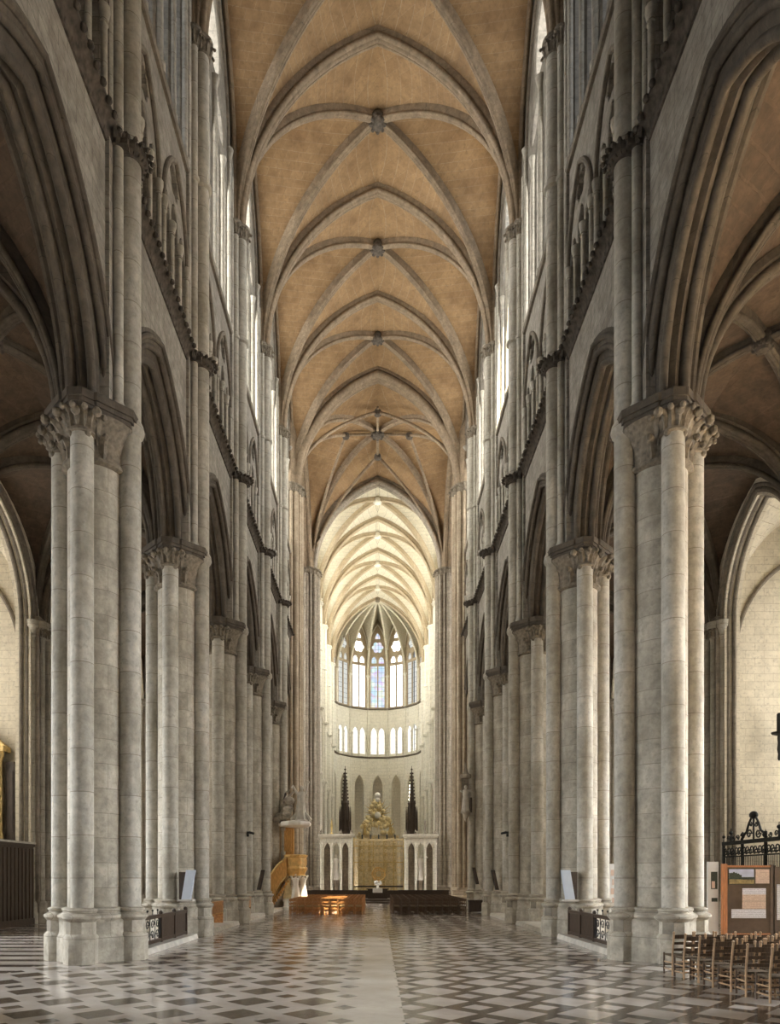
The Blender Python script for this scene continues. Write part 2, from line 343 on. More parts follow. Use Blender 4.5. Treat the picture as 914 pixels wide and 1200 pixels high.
def pier_kit():
    k=[]
    b=MB(); tor=lambda r:[(r+.16,1.08),(r+.20,1.12),(r+.20,1.17),(r+.15,1.20),(r+.09,1.23),(r+.08,1.27),(r+.11,1.30),(r+.10,1.34),(r+.0,1.38)]
    b.lathe([(.95,0),(.95,.62),(.91,.68),(.88,.72),(.88,1.02),(.91,1.06),(.91,1.10)],n=8,rot=pi/8); b.lathe([(.8,1.0)]+tor(.72),n=36)
    for dx,dy in DIRS:
        b.lathe([(.42,0),(.42,.66),(.39,.70),(.35,.74),(.35,1.03),(.39,1.07)],SD*1.03*dx,SD*1.03*dy,n=8,rot=pi/8); b.lathe([(.3,1.0)]+tor(.25),SD*dx,SD*dy,n=20)
    k.append(('base',b.mesh('pier_base',M['pier'])))
    b=MB(); b.lathe([(.69,1.36),(.69,12.5)],n=48); k.append(('core',b.mesh('pier_core',M['pier'])))
    for i,(dx,dy) in enumerate(DIRS):
        b=MB(); top=ZV-.1 if i==0 else 13.0
        b.lathe([(SR,1.36),(SR,top)],SD*dx,SD*dy,n=20)
        if i==0:
            b.lathe([(SR,13.42),(SR+.06,13.5),(SR+.09,13.6),(SR+.07,13.72),(SR+.03,13.8),(SR,13.86)],-SD,0,n=20)
            b.lathe([(SR,ZC-.12),(SR+.09,ZC-.05),(SR+.1,ZC+.06),(SR,ZC+.12)],-SD,0,n=20)
        k.append(('shaft',b.mesh('pier_shaft',M['shaft'])))
    # capital
    b=MB(); b.lathe([(.73,12.38),(.82,12.42),(.82,12.5),(.74,12.54),(.77,12.9),(.90,13.25),(1.06,13.46)],n=36)
    for t in range(16):
        a=2*pi*(t+.5)/16
        if cos(a-pi)<.6: leafm(b,0,0,a,.74,1.02,12.5,12.98,.12,.085)
        a=2*pi*t/16
        if cos(a-pi)<.6: leafm(b,0,0,a,.78,1.24,12.8,13.40,.13,.115)
    for dx,dy in DIRS[1:]:
        cx,cy=SD*dx,SD*dy
        b.lathe([(SR,12.92),(SR+.06,12.95),(SR+.06,13.0),(SR+.01,13.04),(SR+.05,13.3),(SR+.14,13.46)],cx,cy,n=18)
        a0=atan2(dy,dx)
        for t in range(-3,4): leafm(b,cx,cy,a0+t*.5,SR,SR+.26,13.02,13.42,.10,.075)
    k.append(('capital',b.mesh('pier_capital',M['carved'])))
    b=MB()
    def abac(poly):
        n=len(poly)
        for s,z0,z1 in ((1.0,13.46,13.56),(1.05,13.56,13.66),(1.10,13.66,13.85)): b.prism([(x*s,y*s) for x,y in poly],z0,z1)
    abac(octo(1.02))
    for dx,dy in DIRS[1:]:
        for s,z0,z1 in ((.36,13.46,13.56),(.40,13.56,13.66),(.44,13.66,13.85)):
            b.prism([(SD*1.02*dx+x,SD*1.02*dy+y) for x,y in octo(s)],z0,z1)
    k.append(('abacus',b.mesh('pier_abacus',M['archmould'])))
    for s in (-1,1):   # slender flanking shafts rising from the abacus to the vault
        b=MB(); b.lathe([(.19,13.85),(.19,14.0),(.14,14.1),(.13,14.2),(.13,ZV-.1)],-.70,s*.37,n=12)
        b.lathe([(.13,ZC-.1),(.19,ZC-.05),(.19,ZC+.05),(.13,ZC+.1)],-.70,s*.37,n=12)
        k.append(('wall_shaft',b.mesh('pier_wall_shaft',M['shaft'])))
    for s in (-1,1):   # outer pair starting at the triforium
        b=MB(); b.lathe([(.15,ZT),(.15,ZT+.3),(.10,ZT+.4),(.10,34.2)],-.56,s*.60,n=10)
        k.append(('wall_shaft',b.mesh('pier_outer_shaft',M['shaft'])))
    b=MB(); b.box(-.78,.1,-.34,.34,ZA,ZV); b.box(-.6,.1,-.7,.7,ZA,ZV+3)
    k.append(('pilaster',b.mesh('pier_pilaster',M['wall'],0)))
    b=MB()
    for cx,cy,r in ((-SD,0,SR),(-.70,.37,.13),(-.70,-.37,.13)):
        b.lathe([(r,ZV-.55),(r+.04,ZV-.5),(r+.01,ZV-.46),(r+.08,ZV-.15),(r+.12,ZV-.1),(r+.15,ZV-.08),(r+.15,ZV+.04)],cx,cy,n=14)
        for t in range(-2,3): leafm(b,cx,cy,pi+t*.7,r,r+.17,ZV-.46,ZV-.14,.08,.055)
    k.append(('vault_capital',b.mesh('pier_vault_capital',M['carved'])))
    # knotted leaf garland wrapping the shafts at triforium level
    b=MB(); b.box(-SD-.12,-.3,-.55,.55,ZT-.17,ZT+.12)
    b.lathe([(SR+.05,ZT-.22),(SR+.16,ZT-.12),(SR+.17,ZT+.08),(SR+.05,ZT+.17)],-SD,0,n=18)
    for t in range(-4,5): leafm(b,-SD,0,pi+t*.33,SR+.08,SR+.24,ZT-.2,ZT+.08,.07,.06)
    for s in (-1,1):
        for q in range(4): leafm(b,-.60,s*(.3+.13*q),pi,.14,.36-.05*q,ZT-.2,ZT+.08,.08,.06)
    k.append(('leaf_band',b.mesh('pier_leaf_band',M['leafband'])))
    return k

# ------------------------------------------------------------------ arcade arch kit (local origin bay centre on pier axis)
HB=BAY/2
AI=2.72; RI=4.05; 
def arcade_kit():
    Mx=lambda x,y,z:(x,y,z); k=[]
    def order(x0,x1,r0,r1,rr):
        m=(x0+x1)/2
        return [(r1,x0),(r0+2.6*rr,x0)]+roll(r0+rr,x0+rr,rr,-pi*.2,-pi*1.5,8)+[(r0+1.5*rr,x0+2.3*rr),(r0+.5*rr,m)][:(2 if x1-x0>.5 else 1)]+[(r0+1.5*rr,x1-2.3*rr)]+roll(r0+rr,x1-rr,rr,pi*1.5,pi*.2,8)+[(r0+2.6*rr,x1),(r1,x1)]
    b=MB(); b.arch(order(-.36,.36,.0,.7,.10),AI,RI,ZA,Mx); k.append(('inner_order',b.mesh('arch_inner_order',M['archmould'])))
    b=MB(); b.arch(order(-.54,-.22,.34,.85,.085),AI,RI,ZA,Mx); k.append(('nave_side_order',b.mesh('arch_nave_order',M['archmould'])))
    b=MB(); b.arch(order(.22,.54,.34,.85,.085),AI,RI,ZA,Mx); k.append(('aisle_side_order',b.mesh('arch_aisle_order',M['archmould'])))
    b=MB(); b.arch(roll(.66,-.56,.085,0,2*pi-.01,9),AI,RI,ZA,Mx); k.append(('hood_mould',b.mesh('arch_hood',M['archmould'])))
    return k
def arch_outline(a,rise,r,z0,n=16,zb=None):
    R=(a*a+rise*rise)/(2*a); e=R-a; th=acos(e/(R+r))
    right=[(-e+(R+r)*cos(th*k/n), z0+(R+r)*sin(th*k/n)) for k in range(n+1)]
    return right, [(-u,v) for u,v in right]
def spandrel_mesh(mat):
    """wall above one arcade arch, arch opening cut out"""
    right,left=arch_outline(AI,RI,.55,ZA)
    poly=[(-HB,ZA),(-HB,ZT),(HB,ZT),(HB,ZA)]+right+left[:-1][::-1]
    return plate('arcade_spandrel',poly[::-1],[],1.0,lambda u,v,w:(w,u,v),mat)

# ------------------------------------------------------------------ triforium kit
def triforium_kit(lit=False):
    k=[]; holes=[]
    xf=XW+.12
    for c in (-1.55,1.55):
        for q in (-.86,0,.86): holes.append(lancet(c+q,.36,ZT+.32,ZT+2.75+(.35 if q==0 else 0),.75))
        holes.append(foil(c,ZT+4.55,.5,6))
    k.append(('arcade_screen',plate('triforium_screen',rect(-HB,HB,ZT,ZC),holes,.24,lambda u,v,w:(w+xf,u,v),M['wall'],.03)))
    for c in (-1.55,1.55):
        b=MB(); b.arch(roll(0,xf-.16,.085,0,2*pi-.01,8)+[],1.34,2.5,ZT+2.75,lambda x,y,z,c=c:(x,y+c,z),n=10,leg=0)
        k.append(('hood_mould',b.mesh('triforium_hood',M['mould'])))
        for q in (-1.30,-.43,.43,1.30):
            b=MB(); r=.085; z1=ZT+2.72
            b.lathe([(.15,ZT+.12),(.15,ZT+.3),(.10,ZT+.4),(r,ZT+.44),(r,z1-.34),(r+.03,z1-.32),(r+.01,z1-.28),(r+.05,z1-.06),(.15,z1),(.15,z1+.08)],xf-.16,c+q,n=10)
            k.append(('colonnette',b.mesh('triforium_colonnette',M['shaft'])))
    b=MB(); b.box(.55,.75,-HB,HB,ZT-.1,ZC+.1); b.box(xf,.6,-HB,HB,ZT-.05,ZT+.02); b.box(xf-.1,.75,-HB,HB,ZC+.02,ZC+.12)
    k.append(('passage_wall',b.mesh('triforium_back',M['wall'],0)))
    if lit:
        b=MB(); b.box(.2,.24,-HB,HB,ZT+.3,ZC-.2); k.append(('glass',b.mesh('triforium_glass',M['g_trif'],0)))
    # deep leaf garland under the triforium
    b=MB(); prof=[(XW+.1,ZT-.30),(XW-.05,ZT-.28),(XW-.08,ZT-.18),(XW-.16,ZT-.02),(XW-.30,ZT+.06),(XW-.30,ZT+.14),(XW+.1,ZT+.16)]
    b.grid([[(x,y,z) for x,z in prof] for y in (-HB+.25,HB-.25)],cv=True,caps=True)
    n=20
    for i in range(n):
        y=-HB+.55+(BAY-1.1)*i/(n-1)
        leafm(b,XW+.1,y,pi,.12,.40,ZT-.28,ZT+.10+.04*(i%2),.15,.085)
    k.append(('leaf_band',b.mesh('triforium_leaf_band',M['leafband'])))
    b=MB(); prof=[(XW+.1,ZC-.14),(XW-.10,ZC-.10),(XW-.14,ZC-.02),(XW-.14,ZC+.05),(XW+.1,ZC+.2)]
    b.grid([[(x,y,z) for x,z in prof] for y in (-HB+.2,HB-.2)],cv=True,caps=True)
    k.append(('sill_moulding',b.mesh('clerestory_sill',M['mould'])))
    return k

# ------------------------------------------------------------------ clerestory window kit
def window_kit(gl):
    k=[]; xt=XW+.44; holes=[]
    for c in (-1.5,1.5):
        for q in (-.70,.70): holes.append(lancet(c+q,.56,ZC+.35,33.0,1.05))
        holes.append(circle(c,35.05,.72))
    holes.append(circle(0,37.5,1.45,28))
    k.append(('tracery',plate('window_tracery',rect(-HB,HB,ZC,41.9),holes,.72,lambda u,v,w:(w+xt,u,v),M['winstone'],.08)))
    b=MB(); b.box(xt+.27,xt+.30,-HB+.4,HB-.4,ZC+.2,39.2); k.append(('glass',b.mesh('window_glass',gl,0)))
    for y,r,z1 in ((-1.5,.09,33.4),(1.5,.09,33.4),(0,.13,35.2),(-2.88,.11,35.2),(2.88,.11,35.2)):
        b=MB(); b.lathe([(r+.07,ZC),(r+.07,ZC+.3),(r,ZC+.4),(r,z1-.3),(r+.08,z1),(r+.1,z1+.08)],xt-.42,y,n=10)
        k.append(('mullion',b.mesh('window_mullion',M['shaft'])))
    b=MB(); b.arch(roll(0,xt-.38,.10,0,2*pi-.01,8),2.85,5.2,35.2,lambda x,y,z:(x,y,z),n=10)
    k.append(('head_moulding',b.mesh('window_head',M['mould'])))
    return k

# ------------------------------------------------------------------ vault kit (local origin bay centre on the vessel axis)
def rib_prof(w,d):
    h=w/2; r=w*.24
    return [(d,-h),(d*.62,-h)]+roll(r*1.25,-h+r,r,-pi*.15,-pi*1.05,5)+roll(r*.78,0,r*.78,-pi*.62,-pi*1.38,4)+roll(r*1.25,h-r,r,pi*1.05,pi*.15,5)+[(d*.62,h),(d,h)]
def hump(P,Q,t): return tuple(P[i]+(Q[i]-P[i])*t for i in range(3))
def arcpt(a,rise,s):
    R=(a*a+rise*rise)/(2*a); e=R-a; th=s*acos(e/R)
    return -e+R*cos(th), R*sin(th)
def vault_kit(ax,ay,zs,rise,matw,matr,wstart=None,wrise=None,dw=.42,dd=.42,ridge=False,tier=False,wallrib=True,bossr=.42,n=14,m=6):
    """quadripartite vault: web, two diagonal ribs, boss, wall ribs"""
    k=[]; web=MB(); L=sqrt(ax*ax+ay*ay); ws=wstart or zs; wr=wrise or (zs+rise-.25-ws)
    for sx in (-1,1):
        for sy in (-1,1):
            T=[];D=[];W=[]
            for i in range(n+1):
                s=i/n
                u,z=arcpt(ax,rise,s); T.append((sx*u,sy*ay,zs+z))
                u,z=arcpt(L,rise+.12,s); D.append((sx*u*ax/L,sy*u*ay/L,zs+z))
                if ws>zs:
                    if s<.25: W.append((sx*ax,sy*ay*.94,zs+(ws-zs)*s/.25))
                    else:
                        u,z=arcpt(ay*.94,wr,(s-.25)/.75); W.append((sx*ax,sy*u,ws+z))
                else:
                    u,z=arcpt(ay*.97,wr,s); W.append((sx*ax,sy*u,ws+z))
            for A,B in ((T,D),(W,D)):
                rows=[]
                for i in range(n+1):
                    s=i/n; row=[]
                    for j in range(m+1):
                        t=j/m; p=hump(A[i],B[i],t); row.append((p[0],p[1],p[2]+.10*4*t*(1-t)*s))
                    rows.append(row)
                web.grid(rows)
    k.append(('web',web.mesh('vault_web_shell',matw,30)))
    ang=atan2(ay,ax)
    for sg in (1,-1):
        b=MB(); ca,sa=cos(sg*ang),sin(sg*ang)
        b.arch(rib_prof(dw,dd+.1),L-.42,rise-dd+.12,zs,lambda x,y,z:(y*ca-x*sa,y*sa+x*ca,z),n=16)
        k.append(('diagonal_rib',b.mesh('vault_diagonal_rib',matr)))
    b=MB(); zc=zs+rise-dd+.12
    b.lathe([(.02,zc-.22),(bossr*.55,zc-.2),(bossr*.8,zc-.1),(bossr,zc+.05),(bossr*1.05,zc+.2),(bossr*.8,zc+.4)],n=16)
    for t in range(8): b.ball((bossr*.85*cos(t*pi/4),bossr*.85*sin(t*pi/4),zc-.06),bossr*.28,6,4)
    k.append(('boss',b.mesh('vault_boss',M['leafband'])))
    if wallrib:
        for sx in (-1,1):
            b=MB(); b.arch(roll(.12,0,.12,0,2*pi-.01,8),ay*.90,wr-.18,ws,lambda x,y,z:(sx*(ax-.10)+x,y,z),n=12,leg=ws-zs)
            k.append(('wall_rib',b.mesh('vault_wall_rib',matr)))
    if tier:
        zt=zs+rise+.0
        for (p,q) in (((0,-ay,zt-.42),(0,ay,zt-.42)),((-ax,0,zt-.42),(ax,0,zt-.42))):
            b=MB(); pts=[hump(p,q,i/12) for i in range(13)]; pts=[(x,y,z+.20*sin(pi*i/12)) for i,(x,y,z) in enumerate(pts)]
            b.tube(pts[3:10],.11,8); k.append(('ridge_rib',b.mesh('vault_ridge_rib',matr)))
        for sx in (-1,1):
            for sy in (-1,1):
                for ex,ey in ((.42*ax,0),(0,.42*ay)):
                    b=MB(); pts=[]
                    for i in range(15):
                        s=i/14; u,z=arcpt(1,rise-.28,s); f=1-u
                        pts.append((sx*(ax*.97+(ex-ax*.97)*f),sy*(ay*.97+(ey-ay*.97)*f),zs+z))
                    b.tube(pts,.13,8); k.append(('tierceron_rib',b.mesh('vault_tierceron',matr)))
        for x,y in ((.42*ax,0),(-.42*ax,0),(0,.42*ay),(0,-.42*ay)):
            b=MB(); b.lathe([(.02,zt-.62),(.26,zt-.58),(.34,zt-.42),(.3,zt-.2)],x,y,n=12); k.append(('small_boss',b.mesh('vault_small_boss',M['leafband'])))
    return k
def transverse_mesh(a,rise,zs,w,d,mat):
    b=MB(); b.arch(rib_prof(w,d),a,rise,zs,lambda x,y,z:(y,x,z),n=18); return b.mesh('transverse_rib',mat)

# ------------------------------------------------------------------ build the shell
b=MB(); b.box(-30,30,-8,115,-.3,0); fl=obj('floor',b.mesh('floor',M['floor'],0)); tag(fl,None,None,kind='structure')
PIER=pier_kit(); ARC=arcade_kit(); TRI=triforium_kit(); TRIL=triforium_kit(True)
WIN=window_kit(M['g_nave']); WIND=window_kit(M['g_dim']); WINH=window_kit(M['g_half']); WINK=window_kit(M['g_dark']); WINC=window_kit(M['g_clear']); WINCH=window_kit(M['g_choir'])
SPN=spandrel_mesh(M['wall'])
NV=vault_kit(6.72,HB,ZV,9.3,M['web'],M['rib'],wstart=34.3,dw=.36)
CRV=vault_kit(6.7,7.3,ZV,9.3,M['web'],M['rib'],tier=True,wallrib=False,bossr=.55)
TR=transverse_mesh(6.16,8.85,ZV,.54,.62,M['rib'])
TRC=transverse_mesh(6.0,8.6,ZV,1.15,.9,M['rib'])
SIDE=[('left',-1),('right',1)]
walls={}
for sn,sg in SIDE:
    walls[sn]=empty('wall_'+sn); walls[sn]['kind']='structure'
wn=[0]
def bay(sn,sg,y,label,scale=1.0,over=None,win=WIN,tri=TRI,grp='nave'):
    rz=0 if sg>0 else pi; sc=(1,scale,1); loc=(sg*PX,y,0)
    s=obj('spandrel',SPN,walls[sn],loc=loc,rz=rz,over=over); s.scale=sc
    make('arcade_arch',ARC,'moulded pointed arch '+label,'arch',grp+' arcade arches on the '+sn,loc,rz,sc,over)
    make('triforium_arcade',tri,'triforium arcade with leaf garland '+label,'triforium',grp+' triforium on the '+sn,loc,rz,sc,over)
    wn[0]+=1
    make('window_%d'%wn[0],win,'tall traceried clerestory window '+label,'window',None,loc,rz,sc,over,'structure')
def bl(i,sn): return 'over the bay between the %s and %s %s piers'%(ORD[i],ORD[i+1],sn)
for sn,sg in SIDE:
    rz=0 if sg>0 else pi
    for i in range(1,6):
        lab=['','foremost and largest stone pier on the %s','second stone pier from the front on the %s','third stone pier from the front on the %s','fourth stone pier from the front on the %s','fifth stone pier from the front, last before the crossing, on the %s'][i]%sn
        make('compound_pier',PIER,lab,'pier','nave piers with four shafts',(sg*PX,PY(i),0),rz)
    for i in range(1,6): bay(sn,sg,(PY(i)+PY(i+1))/2,bl(i,sn) if i<5 else 'beside the %s crossing pier, last of the nave'%sn,win=WINC if (sn=='right' and i in (3,)) else (WIND if i==1 else WINH if i==2 else WIN))
    bay(sn,sg,14.0,'before the first %s pier, nearest and darkest'%sn,8/7.3,win=WINK)
    bay(sn,sg,6.0,'behind the viewpoint on the %s'%sn,8/7.3,win=WINK)
    for i in (-1,0):
        make('compound_pier',PIER,'%s pier beside the viewpoint outside the frame'%sn if i==0 else '%s pier behind the viewpoint, outside the frame'%sn,'pier','nave piers with four shafts',(sg*PX,PY(i),0),rz)
    for j in range(4):
        bay(sn,sg,CY(j)+HB,'in the bright choir, %s side, %s bay'%(sn,ORD[j+1]),over=CH,win=WINCH,tri=TRIL,grp='choir')
    for j in range(1,5):
        make('compound_pier',PIER,'pale cleaned choir pier on the %s, %s past the crossing'%(sn,ORD[j]),'pier','pale choir piers',(sg*PX,CY(j),0),rz,over=CH)
# nave vaults
for i in range(-1,6):
    y=(PY(i)+PY(i+1))/2; sc=(1,(PY(i+1)-PY(i))/BAY,1)
    if i>=2: lab='tan ribbed nave vault over the %s bay, between %s and %s piers'%(ORD[i],ORD[i],ORD[i+1])
    else: lab=['tan ribbed nave vault just above the frame over first bay','tan ribbed nave vault behind the viewpoint, outside the frame','tan ribbed nave vault above the viewpoint, outside the frame'][{1:0,-1:1,0:2}[i]]
    make('nave_vault',NV,lab,'vault','nave rib vaults',(0,y,0),0,sc)
for i in range(-1,6):
    o=obj('transverse_arch',TR,loc=(0,PY(i),0)); tag(o,('pointed transverse rib spanning the nave vault at the %s pair of piers'%ORD[i]) if i>0 else 'pointed transverse rib over the nave near the viewpoint, above the frame %s'%('behind' if i<0 else 'ahead'),'arch','transverse ribs of the nave vault')
make('crossing_vault',CRV,'star ribbed vault with several bosses over the crossing','vault',None,(0,61.8,0))
for yy,lab in ((54.5,'broad western crossing arch at the end of the nave vault'),(69.1,'broad dark eastern crossing arch framing the choir')):
    o=obj('crossing_arch',TRC,loc=(0,yy,0),over={'rib_stone':M['dirty']} if yy>60 else None); tag(o,lab,'arch','crossing arches')
# north and south crossing arches
b=MB(); b.arch(rib_prof(1.15,.9),6.1,8.6,ZV,lambda x,y,z:(x,y,z),n=18); NSA=b.mesh('crossing_side_arch',M['rib'])
for sn,sg in SIDE: tag(obj('crossing_arch',NSA,loc=(sg*7.0,61.8,0)),'%s crossing arch opening into the transept'%sn,'arch','crossing arches')
for j in range(4):
    make('choir_vault',NV,'bright cream choir vault, %s bay past the crossing'%ORD[j+1],'vault','choir rib vaults',(0,CY(j)+HB,0),over=CH)
    o=obj('transverse_arch',TR,loc=(0,CY(j+1),0),over=CH); tag(o,'pale transverse rib across the choir vault, %s past the crossing'%ORD[j+1],'arch','transverse ribs of the choir')
# crossing piers
def crossing_kit(mat):
    k=[]; b=MB(); b.lathe([(1.45,0),(1.45,.7),(1.35,.78),(1.35,1.1),(1.4,1.15),(1.25,1.35)],n=8,rot=pi/8); k.append(('base',b.mesh('crossing_base',mat)))
    b=MB(); b.lathe([(1.0,1.3),(1.0,ZV)],n=8,rot=pi/8); k.append(('core',b.mesh('crossing_core',mat)))
    for t in range(16):
        a=2*pi*t/16; r=.24 if t%2==0 else .14; d=1.02 if t%2==0 else 1.06
        b=MB(); b.lathe([(r+.1,1.2),(r+.06,1.35),(r,1.4),(r,ZV-.5)],d*cos(a),d*sin(a),n=12); k.append(('shaft',b.mesh('crossing_shaft',mat)))
    b=MB(); b.lathe([(1.15,ZV-.55),(1.25,ZV-.5),(1.18,ZV-.45),(1.3,ZV-.12),(1.42,ZV-.05),(1.42,ZV+.05)],n=16)
    for t in range(20): leafm(b,0,0,2*pi*t/20,1.18,1.42,ZV-.46,ZV-.12,.16,.08)
    k.append(('capital',b.mesh('crossing_capital',M['carved'])))
    return k
CP=crossing_kit(M['warm']); CPD=crossing_kit(M['dirty'])
b=MB(); b.lathe([(.95,ZV),(.95,44)],n=8,rot=pi/8); UP=b.mesh('crossing_upper_block',M['rib'])
for sn,sg in SIDE:
    make('crossing_pier',CP+[('upper_block',UP)],'tall clustered %s crossing pier at the end of the nave'%sn,'pier','crossing piers',(sg*7.05,54.5,0))
    make('crossing_pier',CPD+[('upper_block',UP)],'dark brown %s crossing pier at the choir entrance'%sn,'pier','crossing piers',(sg*6.95,69.1,0))

# ------------------------------------------------------------------ aisles and chapels
AX=11.95
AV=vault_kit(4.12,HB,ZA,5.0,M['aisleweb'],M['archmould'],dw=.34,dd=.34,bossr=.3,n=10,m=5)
ATR=transverse_mesh(3.6,4.55,ZA,.5,.5,M['archmould'])
def respond_kit():
    k=[]
    for x,y,r in ((-.42,0,.21),(-.25,-.42,.16),(-.25,.42,.16),(-.02,-.72,.12),(-.02,.72,.12)):
        b=MB(); b.lathe([(r+.14,0),(r+.14,.5),(r+.1,.56),(r+.1,.9),(r+.06,1.0),(r,1.08),(r,13.1),(r+.05,13.15),(r+.01,13.2),(r+.1,13.5),(r+.15,13.55),(r+.17,13.85)],x,y,n=14); k.append(('shaft',b.mesh('respond_shaft',M['shaft'])))
    b=MB()
    for x,y,r in ((-.42,0,.21),(-.25,-.42,.16),(-.25,.42,.16)):
        for t in range(-2,3): leafm(b,x,y,pi+t*.6,r,r+.2,13.16,13.5,.09,.06)
    k.append(('capital',b.mesh('respond_capital',M['carved'])))
    b=MB(); b.box(-.3,.4,-.75,.75,0,ZA+.2); k.append(('pilaster',b.mesh('respond_pilaster',M['mould'],0)))
    return k
RSP=respond_kit()
CA,CRI=2.62,4.0
right,left=arch_outline(CA,CRI,.5,ZA)
poly=[(-HB,0),(-HB,20.2),(HB,20.2),(HB,0),(right[0][0],0)]+right+left[:-1][::-1]+[(left[0][0],0)]
CHW=plate('chapel_front_wall',poly[::-1],[],.7,lambda u,v,w:(w,u,v),M['chapel'])
def chapel_arch():
    k=[]
    for nm,x,r,rr in (('nave_side_moulding',-.32,.22,.10),('hood_moulding',-.38,.42,.08),('middle_moulding',-.12,.08,.11),('inner_moulding',.12,.0,.10),('rear_moulding',.34,.2,.10)):
        b=MB(); b.arch(roll(r+rr,x,rr,0,2*pi-.01,8),CA,CRI,ZA,lambda x,y,z:(x,y,z),n=14,leg=ZA); k.append((nm,b.mesh('chapel_moulding',M['mould'])))
    b=MB(); b.arch([(.6,-.3),(.12,-.3),(.12,.4),(.6,.4)],CA,CRI,ZA,lambda x,y,z:(x,y,z),n=14,leg=ZA); k.append(('soffit',b.mesh('chapel_soffit',M['chapel'])))
    return k
CHA=chapel_arch()
CHV=vault_kit(2.35,HB-.4,ZA,4.6,M['chapel'],M['mould'],dw=.3,dd=.3,bossr=.22,n=8,m=4)
# chapel side wall with a blind wall rib on corbels, and window wall
b=MB(); b.box(16.2,21.0,-.4,.4,0,20.2); CSW=b.mesh('chapel_side_wall',M['chapel'],0)
b=MB()
for s in (-1,1): b.arch(roll(.1,s*.44,.1,0,2*pi-.01,8),2.0,3.9,ZA-1.4,lambda x,y,z:(18.6+y,x,z),n=12)
for s in (-1,1):
    for q in (-1,1): b.lathe([(.02,ZA-1.95),(.1,ZA-1.8),(.14,ZA-1.5),(.18,ZA-1.4)],18.6+q*2.1,s*.46,n=10)
CSR=b.mesh('chapel_wall_rib',M['mould'])
holes=[lancet(c,.5,4.5,14,1.0) for c in (-1.8,-.6,.6,1.8)]+[circle(-1.2,16.0,.5),circle(1.2,16.0,.5)]
CWT=plate('chapel_window_tracery',rect(-HB,HB,0,20.2),holes,.4,lambda u,v,w:(w,u,v),M['chapel'],.05)
b=MB(); b.box(.05,.09,-3,3,4,17); CWG=b.mesh('chapel_glass',M['g_chapel'],0); 
b=MB(); b.box(.05,.07,-3,3,1,10.5); CWD=b.mesh('chapel_low_glass',M['g_chapdim'],0)
CWT2=plate('chapel_low_tracery',rect(-HB,HB,0,20.2),[lancet(c,.55,1.2,9.0,1.1) for c in (-1.8,-.6,.6,1.8)],.4,lambda u,v,w:(w,u,v),M['chapel'],.05)  # unseen windows, set low to light the lower piers from the side
for sn,sg in SIDE:
    rz=0 if sg>0 else pi
    ch=empty('wall_%s_chapels'%sn); ch['kind']='structure'
    ao=empty('wall_%s_aisle'%sn); ao['kind']='structure'
    for i in range(0,6):
        y=(PY(i)+PY(i+1))/2; sc=(PY(i+1)-PY(i))/BAY
        lab='%s aisle, between the %s and %s piers'%(sn,ORD[i],ORD[i+1]) if i else '%s aisle, before the first pier'%sn
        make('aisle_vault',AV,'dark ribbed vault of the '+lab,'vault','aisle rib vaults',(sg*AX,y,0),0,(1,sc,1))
        o=obj('front_wall',CHW,ao,(sg*16.05,y,0),rz); o.scale=(1,sc,1)
        if i<=3: make('chapel_arch',CHA,'moulded chapel arch opening from the '+lab,'arch','chapel arches',(sg*16.05,y,0),rz,(1,sc,1))
        o=obj('vault',CHV[0][1],ch,(sg*18.65,y,0)); o.scale=(1,sc,1)
        wn[0]+=1
        w=empty('window_%d'%wn[0],(sg*21.0,y,0),rz); w['kind']='structure'
        obj('tracery',CWT if i>1 else CWT2,w); obj('glass',CWG if i>1 else CWD,w)
    for i in range(0,7):
        o=obj('dividing_wall',CSW,ch,(0,PY(i),0),0 if sg>0 else pi)
        if i in (2,3,4): obj('wall_rib',CSR,ch,(0,PY(i),0),0 if sg>0 else pi)
        if 1<=i<=5:
            make('wall_respond',RSP,'slender clustered shafts on the %s aisle wall, %s from front'%(sn,ORD[i]),'respond','aisle wall responds',(sg*15.75,PY(i),0),rz)
            tag(obj('aisle_transverse_arch',ATR,loc=(sg*AX,PY(i),0)),'pointed rib across the %s aisle at the %s pier'%(sn,ORD[i]),'arch','aisle transverse ribs')
# roofs (keep the sky out)
def struct(name,boxes,mat):
    b=MB()
    for q in boxes: b.box(*q)
    o=obj(name,b.mesh(name,mat,0)); o['kind']='structure'; return o
struct('ceiling_roof_slabs',[(-7.4,7.4,105.6,115,20.3,20.6),(-7.9,7.9,-9,115,44,44.4),(-30,-7.9,54,69.6,44,44.4),(7.9,30,54,69.6,44,44.4)]+[(s*7.4 if s>0 else -21.4,21.4 if s>0 else -7.4,-7,54.5,20.3,20.6) for s in (1,-1)]+[(s*7.4 if s>0 else -30,30 if s>0 else -7.4,69.4,115,20.3,20.6) for s in (1,-1)],M['wall'])
# west end behind the camera; lower glow added to light the piers
holes=[circle(0,33,5.0,40)]+[lancet(c,1.3,0.6,6.5,2.6) for c in (-3.6,0,3.6)]+[lancet(c,.55,14,19,1.1) for c in (-5,-3.4,-1.7,0,1.7,3.4,5)]
ww=plate('wall_west',rect(-22,22,0,44),holes,.8,lambda u,v,w:(u,-6.4+w,v),M['wall']); o=obj('wall_west',ww); o['kind']='structure'
wn[0]+=1
for z0,z1,gm in ((.5,10,'g_west'),(13,39,'g_dark')):
    b=MB(); b.box(-6,6,-6.5,-6.46,z0,z1); o=obj('window_%d'%wn[0],b.mesh('west_glass',M[gm],0)); o['kind']='structure'; wn[0]+=1
struct('wall_west_bay',[(-7.75,-6.75,-6.8,2,0,44),(6.75,7.75,-6.8,2,0,44),(-16.4,-15.9,-6.8,2,0,20.6),(15.9,16.4,-6.8,2,0,20.6)],M['wall'])
